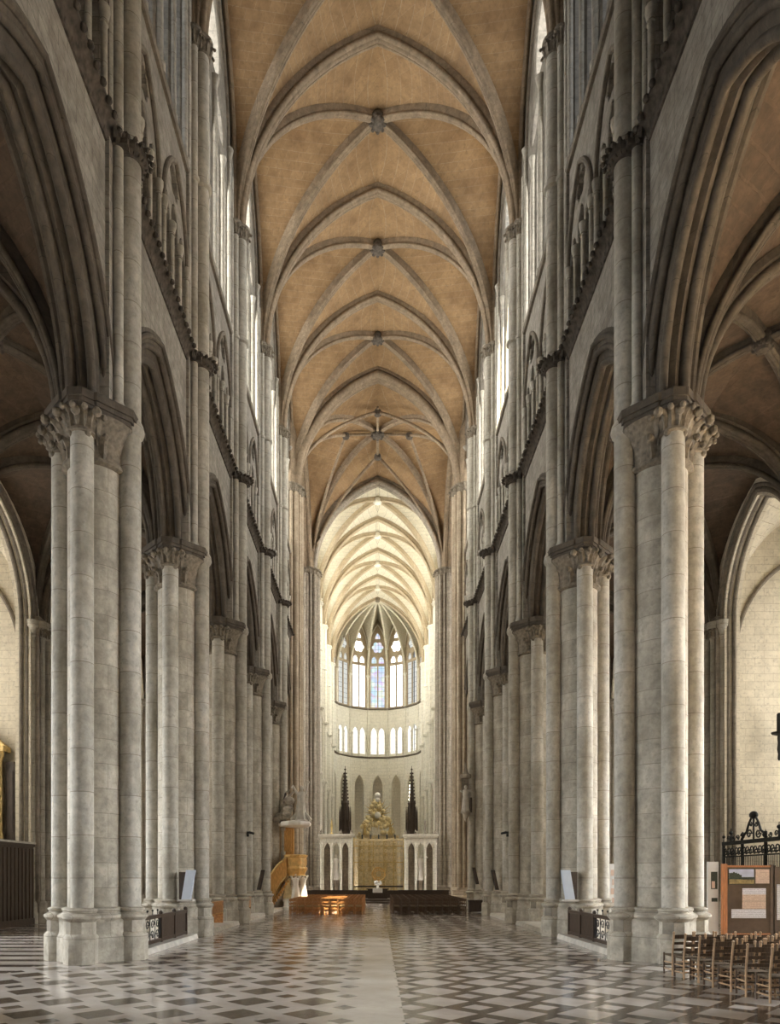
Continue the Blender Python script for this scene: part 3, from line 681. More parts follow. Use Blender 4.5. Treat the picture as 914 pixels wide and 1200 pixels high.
# transepts
struct('wall_transept',[(s*22-.4 if s<0 else 15.9,s*15.9 if s<0 else 22.4,54.0,54.6,20,44) for s in (-1,1)]+[(-30,-7.5,54.0,54.6,20,44),(7.5,30,54.0,54.6,20,44),(-30,-7.5,69.1,69.6,20,44),(7.5,30,69.1,69.6,20,44),(-30,-16,69.1,69.6,0,21),(16,30,69.1,69.6,0,21),(-30,-21,54,54.6,0,21),(21,30,54,54.6,0,21)],M['wall'])
for sn,sg in SIDE:
    holes=[circle(0,33,5.5,40)]+[lancet(c,.7,12,22,1.4) for c in (-5,-3,-1,1,3,5)]
    me=plate('wall_transept_'+sn,rect(-7.9,7.9,0,44),holes,.8,lambda u,v,w:(sg*28.5+w,61.8+u,v),M['wall']); o=obj('wall_transept_'+sn,me); o['kind']='structure'
    wn[0]+=1
    b=MB(); b.box(sg*28.6-.02,sg*28.6+.02,55,68.6,11,39); o=obj('window_%d'%wn[0],b.mesh('transept_glass',M['g_trans'],0)); o['kind']='structure'
# choir aisles
struct('wall_choir_aisle',[(-16.4,-16,69.5,115,0,20.4),(16,16.4,69.5,115,0,20.4),(-16.4,16.4,112,112.4,0,20.4)],M['choir'])
for s in (-1,1):
    wn[0]+=1; o=struct('window_%d'%wn[0],[(s*15.95-.02,s*15.95+.02,74,100,5,15)],M['g_amb'])
# ------------------------------------------------------------------ apse
YA=98.3; RA=6.7; HW=RA*sin(pi/14); RM=RA*cos(pi/14)
def apse_map(k):
    a=pi/2-2*pi/14*k   # direction of the panel centre
    d=(cos(a),sin(a)); t=(sin(a),-cos(a))
    return lambda u,v,w:(d[0]*(RM+w)+t[0]*u, YA+d[1]*(RM+w)+t[1]*u, v)
aw=empty('wall_apse'); aw['kind']='structure'
for kk in range(-3,4):
    Mp=apse_map(kk); E=HW+.03
    lo=plate('apse_lower',rect(-E,E,0,ZT-.6),[lancet(0,.74,.2,15.7,1.75)],.5,Mp,M['choir'],.06); obj('arcade_wall',lo,aw)
    side='centre' if kk==0 else ('left' if kk<0 else 'right'); w_=['','first','second','third'][abs(kk)]
    lb=('at the centre of the apse' if kk==0 else '%s to the %s of the apse centre'%(w_,side))
    t=empty('apse_triforium'); tag(t,'glazed two-light triforium '+lb,'triforium','apse triforium')
    obj('arcade_screen',plate('apse_triforium_screen',rect(-E,E,ZT-.6,27.4),[lancet(-.58,.42,ZT+.05,23.7,.95),lancet(.58,.42,ZT+.05,23.7,.95)],.3,Mp,M['choir'],.05),t)
    b=MB(); b.box(-1.1,1.1,ZT,24.9,.06,.09,lambda u,v,w:Mp(u,v,w)); obj('glass',b.mesh('apse_triforium_glass',M['g_trif'],0),t)
    for q in (-1.1,0,1.1):
        b=MB(); p=Mp(q,0,-.24); b.lathe([(.13,ZT-.3),(.13,ZT),(.08,ZT+.1),(.08,23.4),(.16,23.7),(.16,23.8)],p[0],p[1],n=8); obj('colonnette',b.mesh('apse_colonnette',M['choir']),t)
    wn[0]+=1
    w=empty('window_%d'%wn[0]); tag(w,'tall two-light apse window with rosette '+lb,'window',None,'structure')
    obj('tracery',plate('apse_tracery',rect(-E,E,27.4,41.4),[rect(-1.02,-.08,27.7,33.9),rect(.08,1.02,27.7,33.9),lancet(-.55,.38,34.3,34.7,.6),lancet(.55,.38,34.3,34.7,.6),foil(0,36.7,.88,6),lancet(0,.36,37.95,38.1,.75)],.28,Mp,M['tracery'],.04),w)
    b=MB(); b.box(-1.25,1.25,27.5,39.2,.05,.08,lambda u,v,w:Mp(u,v,w)); obj('glass',b.mesh('apse_glass',M['g_axial'] if kk==0 else (M['g_apse'] if abs(kk)<2 else M['g_apseside']),0),w)
    b=MB(); b.arch(roll(.09,-.22,.09,0,2*pi-.01,8),1.25,3.6,36.3,lambda x,y,z:Mp(y,z,x),n=10); obj('head_moulding',b.mesh('apse_window_head',M['choir']),w)
    for z,pz,wh in ((27.4,.16,'upper'),(ZT-.5,.18,'lower')):
        b=MB()
        prof=[(.0,z-.16),(-.30-pz,z-.05),(-.30-pz,z+.07),(.0,z+.14)]
        b.grid([[Mp(u,vv,ww) for ww,vv in prof] for u in (-E,E)],cv=True,caps=True)
        o=obj('apse_string_course',b.mesh('apse_string',M['mould'])); tag(o,wh+' projecting string course '+lb,'moulding','apse string courses')
for q in range(8):
    a=pi-pi*q/7; b=MB(); x,y=(RA-.15)*cos(a),YA+(RA-.15)*sin(a)
    k=[]
    for dr,dt,r in ((0,0,.17),(.12,.25,.10),(.12,-.25,.10)):
        b=MB(); b.lathe([(r+.1,0),(r+.1,1),(r,1.2),(r,ZV-.3),(r+.1,ZV),(r+.1,ZV+.15)],x+dr*cos(a)-dt*sin(a),y+dr*sin(a)+dt*cos(a),n=10); k.append(('shaft',b.mesh('apse_shaft',M['choir'])))
    make('apse_wall_shafts',k,'slender wall shafts between apse windows, %s from the left'%ORD[q+1],'shaft','apse shafts')
web=MB(); NN=12
def av(q): a=pi-pi*q/7; return RA*cos(a),RA*sin(a)
for q in range(7):
    for s in (0,1):
        vx,vy=av(q+s); mx,my=((av(q)[0]+av(q+1)[0])/2,(av(q)[1]+av(q+1)[1])/2); rows=[]
        for i in range(NN+1):
            t=i/NN; u,z=arcpt(RA,9.3,t); D=(vx*u/RA,vy*u/RA,ZV+z)
            if t<.35: W=(vx,vy,ZV+3.4*t/.35)
            else:
                u2,z2=arcpt(HW,5.3,(t-.35)/.65); f=u2/HW; W=(mx+(vx-mx)*f,my+(vy-my)*f,ZV+3.4+z2)
            rows.append([hump(W,D,j/5) for j in range(6)])
        web.grid(rows)
av_=empty('apse_vault',(0,YA,0)); tag(av_,'cream radial rib vault over the apse windows','vault')
obj('web',web.mesh('apse_web',M['choirweb'],30),av_)
for q in range(8):
    vx,vy=av(q); b=MB(); b.tube([(vx*arcpt(RA-.2,9.0,i/14)[0]/RA,vy*arcpt(RA-.2,9.0,i/14)[0]/RA,ZV+arcpt(RA-.2,9.0,i/14)[1]) for i in range(15)],.17,8); obj('rib',b.mesh('apse_rib',M['choirweb']),av_)
b=MB(); b.lathe([(.02,ZV+8.65),(.3,ZV+8.7),(.42,ZV+8.9),(.4,ZV+9.2)],n=12); obj('boss',b.mesh('apse_boss',M['carved']),av_)

# ------------------------------------------------------------------ furniture
def mesh2(parts, name, smooth=38):
    """one mesh from several (MB, material) lists"""
    V=[];F=[];MI=[];mats=[]
    for mb,mt in parts:
        o=len(V); V+=mb.v; F+=[tuple(i+o for i in f) for f in mb.f]
        if mt not in mats: mats.append(mt)
        MI+=[mats.index(mt)]*len(mb.f)
    me=bpy.data.meshes.new(name); me.from_pydata(V,[],F); me.update(); finish(me,mats,smooth)
    me.polygons.foreach_set('material_index',MI); return me
def figure(mb, x,y,z,h, face=-pi/2, arms=((.5,-.1,.45),(-.5,-.15,.5)), lean=0):
    """draped standing figure: robe with folds, shoulders, neck, head and arms"""
    s=h/1.75
    prof=[(.27,0),(.30,.05),(.25,.35),(.21,.75),(.17,1.0),(.19,1.2),(.22,1.38),(.19,1.46),(.075,1.5),(.065,1.56)]
    rows=[]; n=20
    for r,zz in prof:
        f=.10*(1-zz/1.6)
        rows.append([(x+s*r*(1+f*cos(7*a+zz*2))*cos(a)*1.08+lean*zz*s, y+s*r*(1+f*cos(7*a+zz*2))*sin(a)*.8, z+s*zz) for a in [2*pi*k/n for k in range(n)]])
    mb.grid(rows,cv=True,caps=True)
    hx=x+lean*1.62*s
    mb.ball((hx,y,z+1.65*s),.105*s,10,8,.9,1.0,1.2); mb.ball((hx+.10*s*cos(face),y+.10*s*sin(face),z+1.64*s),.022*s,5,4)
    mb.ball((hx-.02*s*cos(face),y-.03*s*sin(face),z+1.68*s),.115*s,10,6,.95,1,1.05)
    for ax,ay,az in arms:
        sd=1 if ax>0 else -1; sh=(x+sd*.2*s+lean*1.4*s,y,z+1.38*s); el=(x+(sd*.3+ax*.2)*s,y+(ay*.4)*s,z+(1.38+(az-.6)*.45)*s); ha=(x+ax*s,y+ay*s,z+(1.0+az*.45)*s)
        mb.tube([sh,el,ha],.075*s,8,.045*s); mb.ball(ha,.05*s,6,5)
def scroll(mb, cx, cz, r, turns, a0, dirn, y, t=.02, axis='x'):
    pts=[]
    for i in range(26):
        f=i/25; a=a0+dirn*turns*2*pi*f; rr=r*(1-.82*f); u=cx+rr*cos(a); v=cz+rr*sin(a)
        pts.append((u,y,v) if axis=='x' else (y,u,v))
    mb.tube(pts,t,5)

# --- nave kerbs and low barriers between the first and second piers
def barrier_kit():
    k=[]; L0,L1=19.35,24.05
    for y in (L0,21.3,22.7,L1):
        b=MB(); b.box(-.06,.06,y-.06,y+.06,.16,1.0); b.ball((0,y,1.05),.07,8,6); k.append(('post',b.mesh('barrier_post',M['oak'])))
    b=MB(); b.box(-.05,.05,L0,L1,.90,.98); b.box(-.07,.07,L0,L1,.97,1.01); b.box(-.05,.05,L0,L1,.18,.28); k.append(('rail',b.mesh('barrier_rail',M['oak'])))
    b=MB(); n=26
    for i in range(n):
        y=21.36+(L1-.06-21.36)*i/n; b.box(-.022,.022,y+.006,y+(L1-.12-21.36)/n-.004,.28,.90)
    k.append(('board_panel',b.mesh('barrier_boards',M['oak'])))
    b=MB()
    for i in range(4):
        y=L0+.27+i*.46
        scroll(b,y,.72,.15,1.2,0,1,0,.016,'y'); scroll(b,y,.42,.15,1.2,pi,-1,0,.016,'y'); b.tube([(0,y+.22,.26),(0,y+.22,.93)],.014,6)
        b.tube([(0,y,1.0),(0,y,1.12)],.012,6); b.ball((0,y,1.14),.035,6,5)
    k.append(('scrollwork',b.mesh('barrier_scrolls',M['iron'])))
    return k
BK=barrier_kit()
for sn,sg in SIDE:
    make('low_barrier',BK,'dark low wooden barrier with iron scrolls between first and second %s piers'%sn,'barrier','low barriers',(sg*6.62,0,.0),0)
    for i in range(1,6):
        b=MB(); y0,y1=PY(i)+(.95 if i else 1.0),PY(i+1)-.95
        b.add([(sg*6.25,y0,0),(sg*6.25,y1,0),(sg*7.9,y1,0),(sg*7.9,y0,0),(sg*6.30,y0,.16),(sg*6.30,y1,.16),(sg*7.9,y1,.16),(sg*7.9,y0,.16)],[(0,1,2,3),(4,5,6,7),(0,1,5,4),(2,3,7,6),(0,3,7,4),(1,2,6,5)])
        o=obj('trim_%d'%(i+1 if sg<0 else i+7),b.mesh('kerb_step',M['kerb'],0)); o['kind']='structure'
# benches in the next bays
def bench_kit(L):
    k=[]; b=MB(); b.box(-.22,.22,0,L,.42,.47); k.append(('seat',b.mesh('bench_seat',M['honey'])))
    b=MB(); b.box(.19,.23,0,L,.47,.92); b.box(.17,.25,-.02,L+.02,.90,.96); k.append(('backrest',b.mesh('bench_back',M['honeysunlit'])))
    for y in (.05,L-.05):
        b=MB(); b.box(-.22,.23,y-.03,y+.03,0,.42); b.box(-.22,-.16,y-.03,y+.03,.42,.66); b.box(-.24,.22,y-.035,y+.035,.64,.69); k.append(('end_panel',b.mesh('bench_end',M['honeysunlit'])))
    return k
make('bench',bench_kit(3.4),'brown wooden bench between the second and third left piers','bench',None,(-6.95,27.0,.16),pi*0)
make('bench',bench_kit(2.4),'brown wooden bench between the third and fourth left piers','bench',None,(-6.95,34.6,.16),0)
k=[]; b=MB(); b.box(-.45,.45,-.3,.3,.06,.66); b.box(-.40,.40,-.32,-.3,.14,.56); k.append(('body',b.mesh('chest_body',M['oak'])))
b=MB(); b.box(-.49,.49,-.34,.34,.66,.74); b.box(-.46,.46,-.32,.32,.74,.77); k.append(('lid',b.mesh('chest_lid',M['oak'])))
for x in (-.4,.4):
    b=MB(); b.box(x-.05,x+.05,-.28,.28,0,.06); k.append(('foot',b.mesh('chest_foot',M['oak'])))
make('chest',k,'dark wooden chest on the floor near the fourth right pier','chest',None,(6.0,42.6,0))
# tilted boards on the piers
def tilt(v,a,c=(0,0)): return v
def tb_kit(board):
    k=[]; b=MB(); t=.16
    Mq=lambda x,y,z:(x+(z*t if True else 0),y,z)
    b.box(-.15,.15,-.02,.02,0,1.0,Mq); b.box(-.17,.17,.02,.05,-.02,1.02,Mq); k.append(('board',b.mesh('tilted_board',board)))
    b=MB(); b.box(-.26,.02,.06,.22,.0,.95); b.box(-.22,-.02,.03,.06,.08,.88); k.append(('back_box',b.mesh('board_back_box',M['oak'])))
    b=MB(); b.box(-.28,.24,-.06,.26,-.06,0); k.append(('ledge',b.mesh('board_ledge',M['kerb'])))
    return k
TBK=tb_kit(M['bluewhite'])
make('notice_board',TBK,'pale tilted notice board with dark box on the second left pier','notice board','tilted notice boards',(-6.62,24.12,1.36))
o=make('notice_board',TBK,'pale tilted notice board with dark box on the second right pier','notice board','tilted notice boards',(6.66,24.12,1.36)); o.scale=(-1,1,1)
def spk_kit():
    k=[]; b=MB(); Mq=lambda x,y,z:(x-z*.22,y,z); b.box(-.10,.10,-.1,.1,0,1.1,Mq); k.append(('cabinet',b.mesh('speaker_cabinet',M['iron'])))
    b=MB(); b.box(-.08,.08,-.115,-.1,.05,1.05,Mq); k.append(('grille',b.mesh('speaker_grille',M['oak'])))
    b=MB(); b.tube([(-.12,.08,.55),(-.1,.45,.55)],.03,6); k.append(('bracket',b.mesh('speaker_bracket',M['iron']))); return k
SPK=spk_kit()
make('column_speaker',SPK,'slim dark slanted loudspeaker low on the fourth left pier','loudspeaker','column loudspeakers on piers',(-6.62,PY(4)-1.02,1.45)).scale=(-1,1,1)
make('column_speaker',SPK,'slim dark slanted loudspeaker low on the fourth right pier','loudspeaker','column loudspeakers on piers',(6.65,PY(4)-1.02,1.45)).scale=(1,1,1)
make('column_speaker',SPK,'slim dark slanted loudspeaker low on the fifth right pier','loudspeaker','column loudspeakers on piers',(6.6,PY(5)-1.02,1.7))
for sg,x,nm in ((-1,-6.05,'left'),(1,6.05,'right')):
    k=[]; b=MB(); b.box(-.05,.05,-.05,.05,-.12,.12); k.append(('plate',b.mesh('arm_plate',M['iron'])))
    b=MB(); b.tube([(0,0,0),(-sg*.12,-.2,.06),(-sg*.22,-.35,.02)],.025,6); k.append(('arm',b.mesh('arm_rod',M['iron'])))
    b=MB(); b.tube([(-sg*.12,-.35,.06),(-sg*.36,-.42,.0)],.06,8,.05); k.append(('head',b.mesh('arm_head',M['iron'])))
    make('wall_spotlight',k,'small dark spotlight arm on the third %s pier shaft'%nm,'spotlight','spotlights on piers',(x,PY(3)-.05,4.15))

# --- ladder-back chairs
def chair_kit():
    k=[]; W,D=.21,.20
    b=MB(); b.box(-W,W,-D,D,.41,.445); b.ball((0,0,.44),.2,12,6,1.0,.95,.12); k.append(('seat',b.mesh('chair_seat',M['rushdark'])))
    for s in (-1,1):
        b=MB(); b.tube([(s*W,-D,0),(s*W,-D,.45),(s*(W+.0),-D-.07,.92)],.021,8); b.ball((s*W,-D-.07,.935),.027,7,5); k.append(('leg',b.mesh('chair_back_leg',M['chairtan'])))
        b=MB(); b.tube([(s*W,D,0),(s*W,D,.47)],.021,8); k.append(('leg',b.mesh('chair_front_leg',M['chairwood'])))
        for z in (.12,.27):
            b=MB(); b.tube([(s*W,-D,z),(s*W,D,z)],.015,6); k.append(('side_rung',b.mesh('chair_side_rung',M['chairtan'])))
    for z in (.14,.30):
        b=MB(); b.tube([(-W,-D,z),(W,-D,z)],.015,6); k.append(('back_rung',b.mesh('chair_back_rung',M['chairtan'])))
    b=MB(); b.tube([(-W,D,.2),(W,D,.2)],.016,6); k.append(('front_rung',b.mesh('chair_front_rung',M['chairwood'])))
    for z,h in ((.56,.05),(.70,.05),(.84,.08)):
        b=MB(); y=-D-.07*(z-.45)/.47
        b.grid([[(x,y-.03*(1-(x/W)**2)+dy,zz) for dy,zz in ((-.008,z-h/2),(-.008,z+h/2+.012*(1-(x/W)**2)),(.008,z+h/2+.012*(1-(x/W)**2)),(.008,z-h/2))] for x in [W*(i/4-1) for i in range(9)]],cv=True,caps=True)
        k.append(('back_slat',b.mesh('chair_slat',M['chairwood'])))
    return k
CK=chair_kit()
COL=['beside the nave','second from the nave','third from the nave','fourth from the nave','fifth from the nave','sixth from the nave']
ROWL=['front','second','third','fourth','fifth','sixth','seventh']
for r in range(7):
    nvis=[2,3,3,4,5,6,6][r]
    for c in range(nvis):
        x=6.80+c*.47+random.uniform(-.03,.03)-(.045*r); y=11.95+r*.55+random.uniform(-.04,.04)
        make('ladder_back_chair',CK,'ladder-back chair %s, %s row, before the right pier'%(COL[c],ROWL[r]),'chair','ladder-back chairs in front of the right pier',(x,y,0),random.uniform(-.10,.10))

# --- far chairs, single mesh each
def farchair(wood,seat,name):
    w=MB(); W,D=.20,.20
    for s in (-1,1):
        w.tube([(s*W,-D,0),(s*W,-D,.45),(s*W,-D-.06,.90)],.026,5); w.tube([(s*W,D,0),(s*W,D,.44)],.026,5); w.tube([(s*W,-D,.2),(s*W,D,.2)],.018,4)
    w.box(-W,W,-D-.07,-D-.04,.76,.90); w.box(-W,W,-D-.05,-D-.02,.57,.65); w.box(-W,W,-D-.015,-D+.015,.22,.26); w.box(-W,W,D-.015,D+.015,.18,.22)
    q=MB(); q.box(-W-.01,W+.01,-D,D,.41,.46)
    return mesh2([(w,wood),(q,seat)],name,30)
FCH={'left':farchair(M['honeysunlit'],M['rush'],'sunlit_tone_chair'),'right':farchair(M['chairwood'],M['rushdark'],'shaded_tone_chair')}  # left block's sunlit tone and right block's shade are in the wood colours
NUM=['','','second','third','fourth','fifth','sixth','seventh','eighth','ninth']
for sn,sg in SIDE:
    for r in range(13):
        for c in range(9):
            x=sg*(1.12+c*.475)+random.uniform(-.02,.02); y=40.6+r*.92+random.uniform(-.03,.03)
            lab='%s church chair in %s block, %s row from the front, %s'%('sunlit-toned honey' if sg<0 else 'shade-toned brown',sn,ORD[r+1],'beside the aisle' if c==0 else NUM[c+1]+' from the aisle')
            o=obj('church_chair',FCH[sn],loc=(x,y,0),rz=random.uniform(-.05,.05)); tag(o,lab,'chair','%s block of chairs before the choir'%sn)

# --- exhibition panels in the right aisle
k=[]
b=MB(); b.box(10.86,11.0,21.95,22.09,0,2.55); k.append(('post',b.mesh('board_post',M['orange']),(),'orange-brown wooden post'))
b=MB(); b.box(12.36,12.46,21.97,22.07,0,2.52); k.append(('post',b.mesh('board_post_b',M['brown'])))
b=MB(); b.box(11.0,12.36,21.99,22.05,.35,2.46); k.append(('panel',b.mesh('board_panel',M['brown'])))
b=MB(); b.box(10.98,12.4,21.97,22.07,2.44,2.5); b.box(10.98,12.4,21.97,22.07,.30,.36); k.append(('frame',b.mesh('board_frame',M['orange'])))
p=MB(); p.box(11.04,11.86,21.97,21.985,1.9,2.40); q=MB(); q.box(11.06,11.84,21.962,21.97,2.08,2.38); t=MB(); t.box(11.06,11.3,21.955,21.962,2.06,2.26); t.box(11.3,11.45,21.955,21.962,2.06,2.20); t.box(11.45,11.84,21.955,21.962,2.05,2.13)
for i in range(9): t.ball((11.1+.035*i,21.958,2.24-.012*abs(i-3)+.02*(i%2)),.035,7,5,1,.15,1)
fd=MB(); fd.box(11.06,11.84,21.955,21.962,1.92,2.06)
k.append(('landscape_photograph',p.mesh('photo_sheet',M['trees']),(('sky',q.mesh('photo_sky',M['sky'])),('tree_line',t.mesh('photo_trees',M['trees'])),('field',fd.mesh('photo_field',M['field'])))))
for (x0,x1,z0,z1,mt) in ((11.9,12.33,1.93,2.38,'text_buff'),(11.48,12.22,1.38,1.78,'text_buff'),(11.48,12.22,1.58,1.78,'text_white'),(11.14,12.22,.84,1.12,'text_white'),(11.48,12.22,1.13,1.37,'text_buff')):
    b=MB(); b.box(x0,x1,21.97-.004*(mt=='text_white'),21.985,z0,z1); k.append(('text_sheet',b.mesh('board_sheet',M[mt])))
make('exhibition_board',k,'brown display board with landscape photograph and text sheets in right aisle','display board')
k=[]; b=MB(); b.box(12.5,13.9,22.0,22.05,.35,2.46); k.append(('panel',b.mesh('board2_panel',M['brown'])))
for x in (12.5,13.84):
    b=MB(); b.box(x,x+.06,21.98,22.07,0,2.5); k.append(('post',b.mesh('board2_post',M['brown'])))
b=MB(); b.box(12.58,13.3,21.985,22.0,.78,1.9); k.append(('text_sheet',b.mesh('board2_sheet',M['text_white'])))
make('exhibition_board',k,'brown display board with pale blue sheet at the right picture edge','display board')
k=[]; b=MB(); b.box(10.50,10.84,22.2,22.26,.12,2.62); k.append(('panel',b.mesh('white_panel',M['white'])))
b=MB(); b.box(10.60,10.80,22.185,22.2,1.75,2.3); b.box(10.62,10.80,22.185,22.2,1.35,1.47); k.append(('photograph',b.mesh('white_panel_photo',M['trees'])))
b=MB(); b.box(10.62,10.72,22.182,22.186,1.78,2.0); k.append(('photo_detail',b.mesh('white_panel_photo_detail',M['buff'])))
b=MB(); b.box(10.48,10.86,22.1,22.36,0,.12); k.append(('foot',b.mesh('white_panel_foot',M['iron'])))
make('white_display_panel',k,'narrow white display panel with dark photographs beside the brown board','display panel')
k=[]; b=MB(); b.box(8.95,9.5,27.0,27.06,.5,2.65); k.append(('panel',b.mesh('cream_panel',M['white'])))
b=MB()
for i in range(5): b.box(9.02+.05*(i%2),9.40-.06*(i%3),26.985,27.0,.75+.36*i,.98+.36*i)
k.append(('text_sheet',b.mesh('cream_panel_sheet',M['buff'])))
for x in (9.02,9.43):
    b=MB(); b.box(x-.025,x+.025,26.86,27.2,0,.05); b.box(x-.02,x+.02,27.01,27.05,.05,.5); k.append(('foot',b.mesh('cream_panel_foot',M['iron'])))
make('cream_display_panel',k,'cream display panel standing in right aisle behind the low barrier','display panel')

# --- iron grille with crest before the right chapel
k=[]; GX=15.62; ya,yb=26.5,31.5
for y in (ya,28.1,29.9,yb):
    b=MB(); b.box(GX-.05,GX+.05,y-.05,y+.05,0,3.7); b.ball((GX,y,3.95),.07,8,6); b.tube([(GX,y,3.6),(GX,y,4.1)],.03,6,.01); k.append(('post',b.mesh('grille_post',M['iron'])))
b=MB(); b.box(GX-.09,GX+.09,ya,yb,3.56,3.72); b.box(GX-.05,GX+.05,ya,yb,3.02,3.08); b.box(GX-.05,GX+.05,ya,yb,.2,.28); b.box(GX-.05,GX+.05,ya,yb,1.2,1.26); k.append(('rail',b.mesh('grille_rail',M['iron'])))
b=MB(); n=40
for i in range(n+1):
    y=ya+(yb-ya)*i/n; b.tube([(GX,y,.2),(GX,y,3.05)],.016,5)
k.append(('bars',b.mesh('grille_bars',M['iron'])))
b=MB(); n=16
for i in range(n):
    y=ya+.16+(yb-ya-.3)*i/(n-1); scroll(b,y,3.32,.2,1.3,(i%2)*pi,1 if i%2 else -1,GX,.028,'y'); scroll(b,y+.1,3.18,.1,1.1,pi/2,1,GX,.024,'y')
k.append(('scroll_frieze',b.mesh('grille_frieze',M['iron'])))
b=MB()
for s in (-1,1):
    b.tube([(GX,29+s*.95,3.75),(GX,29+s*.75,3.95),(GX,29+s*.55,4.05),(GX,29+s*.40,4.35),(GX,29+s*.18,4.62)],.06,7,.045)
    scroll(b,29+s*.85,3.9,.16,1.3,0,s,GX,.035,'y'); scroll(b,29+s*.35,3.95,.2,1.3,pi,-s,GX,.035,'y'); scroll(b,29+s*.22,4.35,.13,1.2,0,s,GX,.03,'y')
    for q in range(3): scroll(b,29+s*(1.25+.4*q),3.85,.13,1.2,pi*q,s,GX,.028,'y')
    b.tube([(GX,29+s*1.85,3.7),(GX,29+s*1.85,4.3)],.05,6,.015); b.ball((GX,29+s*1.85,4.1),.09,7,6)
b.ball((GX,29,4.72),.17,10,7,1,1.2,1); b.tube([(GX,29,3.7),(GX,29,4.6)],.04,6); b.box(GX-.02,GX+.02,28.8,29.2,4.78,4.84)
k.append(('crest',b.mesh('grille_crest',M['iron'])))
make('iron_grille',k,'black wrought-iron chapel grille with scrolled crest beyond the display board','grille')
# candle bracket on the right chapel wall
k=[]; cy=31.5; cx=18.12
b=MB(); b.lathe([(.03,7.4),(.07,7.5),(.05,7.7),(.09,7.9),(.06,8.2),(.08,8.4),(.07,8.55)],cx,cy,n=10); k.append(('stem',b.mesh('bracket_stem',M['iron'])))
b=MB(); b.lathe([(.05,8.52),(.3,8.6),(.34,8.68),(.30,8.68),(.06,8.62)],cx,cy,n=16); k.append(('drip_pan',b.mesh('bracket_pan',M['iron'])))
b=MB(); b.lathe([(.10,8.62),(.10,9.5),(.06,9.55)],cx,cy,n=10); k.append(('candle',b.mesh('bracket_candle',M['iron'])))
b=MB(); b.tube([(cx,cy,8.1),(cx+.3,cy,8.35),(cx+.7,cy+.1,8.3),(cx+.95,cy+.35,8.1),(cx+1.0,cy+.72,8.1)],.06,7); scroll(b,cx+.45,8.05,.28,1.3,pi/2,-1,cy,.045,'x'); b.box(cx+.85,cx+1.15,cy+.66,cy+.72,7.7,8.6); k.append(('arm',b.mesh('bracket_arm',M['iron'])))
make('candle_bracket',k,'dark iron candle bracket on the right chapel wall','candle bracket')
# --- left chapel: oak screen and altarpiece
k=[]; GX=-15.62
b=MB(); b.box(GX-.06,GX+.06,26.45,31.55,0,3.5)
k.append(('panel',b.mesh('screen_panel',M['oak'])))
b=MB()
for i in range(17): 
    y=26.5+5.0*i/16; b.box(GX+.06,GX+.09,y-.03,y+.03,.3,3.4)
k.append(('battens',b.mesh('screen_battens',M['oak'])))
b=MB(); b.box(GX-.12,GX+.12,26.4,31.6,3.5,3.62); k.append(('cornice',b.mesh('screen_cornice',M['oak'])))
b=MB(); b.box(GX-.1,GX+.1,26.4,31.6,0,.3); k.append(('base',b.mesh('screen_base',M['oak'])))
b=MB(); b.box(GX-.16,GX+.16,26.4,31.6,3.62,3.70); k.append(('capping',b.mesh('screen_cap',M['kerb']),(),'pale capping along the top'))
make('oak_screen',k,'dark oak board screen closing the left chapel','screen')
k=[]; yb=32.15
b=MB(); b.box(-20.4,-16.55,31.3,32.18,0,3.7); b.box(-20.5,-16.45,31.2,32.18,3.7,3.85); k.append(('altar_base',b.mesh('altarpiece_base',M['oak'])))
b=MB(); b.box(-19.75,-17.25,31.75,31.9,3.85,8.0); k.append(('painting',b.mesh('altarpiece_painting',M['paint'])))
for x in (-17.12,-19.88):
    b=MB(); b.lathe([(.16,3.85),(.16,4.1),(.11,4.2),(.12,5.5),(.10,7.4),(.17,7.6),(.17,7.85)],x,31.65,n=14); k.append(('column',b.mesh('altarpiece_column',M['gold']),(),'gilded column'))
for x in (-16.75,-20.25):
    b=MB(); b.box(x-.2,x+.2,31.8,32.18,3.85,7.4); b.box(x-.14,x+.14,31.77,31.8,4.2,7.0); k.append(('side_wing',b.mesh('altarpiece_wing',M['oak'])))
b=MB(); b.box(-20.1,-16.9,31.5,32.18,7.85,8.1); b.prism([(-20.1,8.1),(-16.9,8.1),(-18.5,9.4)],31.7,32.1,lambda x,y,z:(x,z,y)); k.append(('pediment',b.mesh('altarpiece_pediment',M['gold'])))
make('altarpiece',k,'dark painted altarpiece with gilded columns in the left chapel','altarpiece')

# --- pulpit on the fifth left pier
k=[]; px,py=-5.45,46.6
b=MB(); b.lathe([(.75,2.25),(.62,2.35),(.70,2.5),(.80,2.72),(.78,2.8),(.72,2.86),(.72,3.45),(.80,3.52),(.82,3.64),(.70,3.66)],px,py,n=8,rot=pi/8); 
for t in range(8):
    a=t*pi/4; b.box(-.2,.2,.68,.71,2.95,3.38,lambda x,y,z:(px+x*cos(a)-y*sin(a),py+x*sin(a)+y*cos(a),z))
k.append(('tub',b.mesh('pulpit_tub',M['pulpitgold'],20)))
b=MB(); b.box(-6.65,-5.65,47.0,47.3,2.4,5.6); b.box(-6.5,-5.8,46.95,47.0,3.9,5.3); b.lathe([(.10,3.6),(.08,3.8),(.07,5.3),(.12,5.5)],-5.78,47.1,n=10); k.append(('back_panel',b.mesh('pulpit_back',M['honey'])))
b=MB(); b.lathe([(.3,5.45),(.85,5.52),(1.02,5.6),(1.06,5.74),(1.0,5.84),(.5,5.92),(.1,5.95)],px,py,n=8,rot=pi/8); b.box(-6.6,-5.4,46.4,47.3,5.55,5.75); k.append(('canopy',b.mesh('pulpit_canopy',M['marble'],20)))
b=MB(); st=[(-6.0,3.45),(-6.0,2.25),(-6.35,1.75),(-6.95,.35),(-7.0,0.0),(-7.35,0),(-7.2,2.05),(-6.6,2.9)]
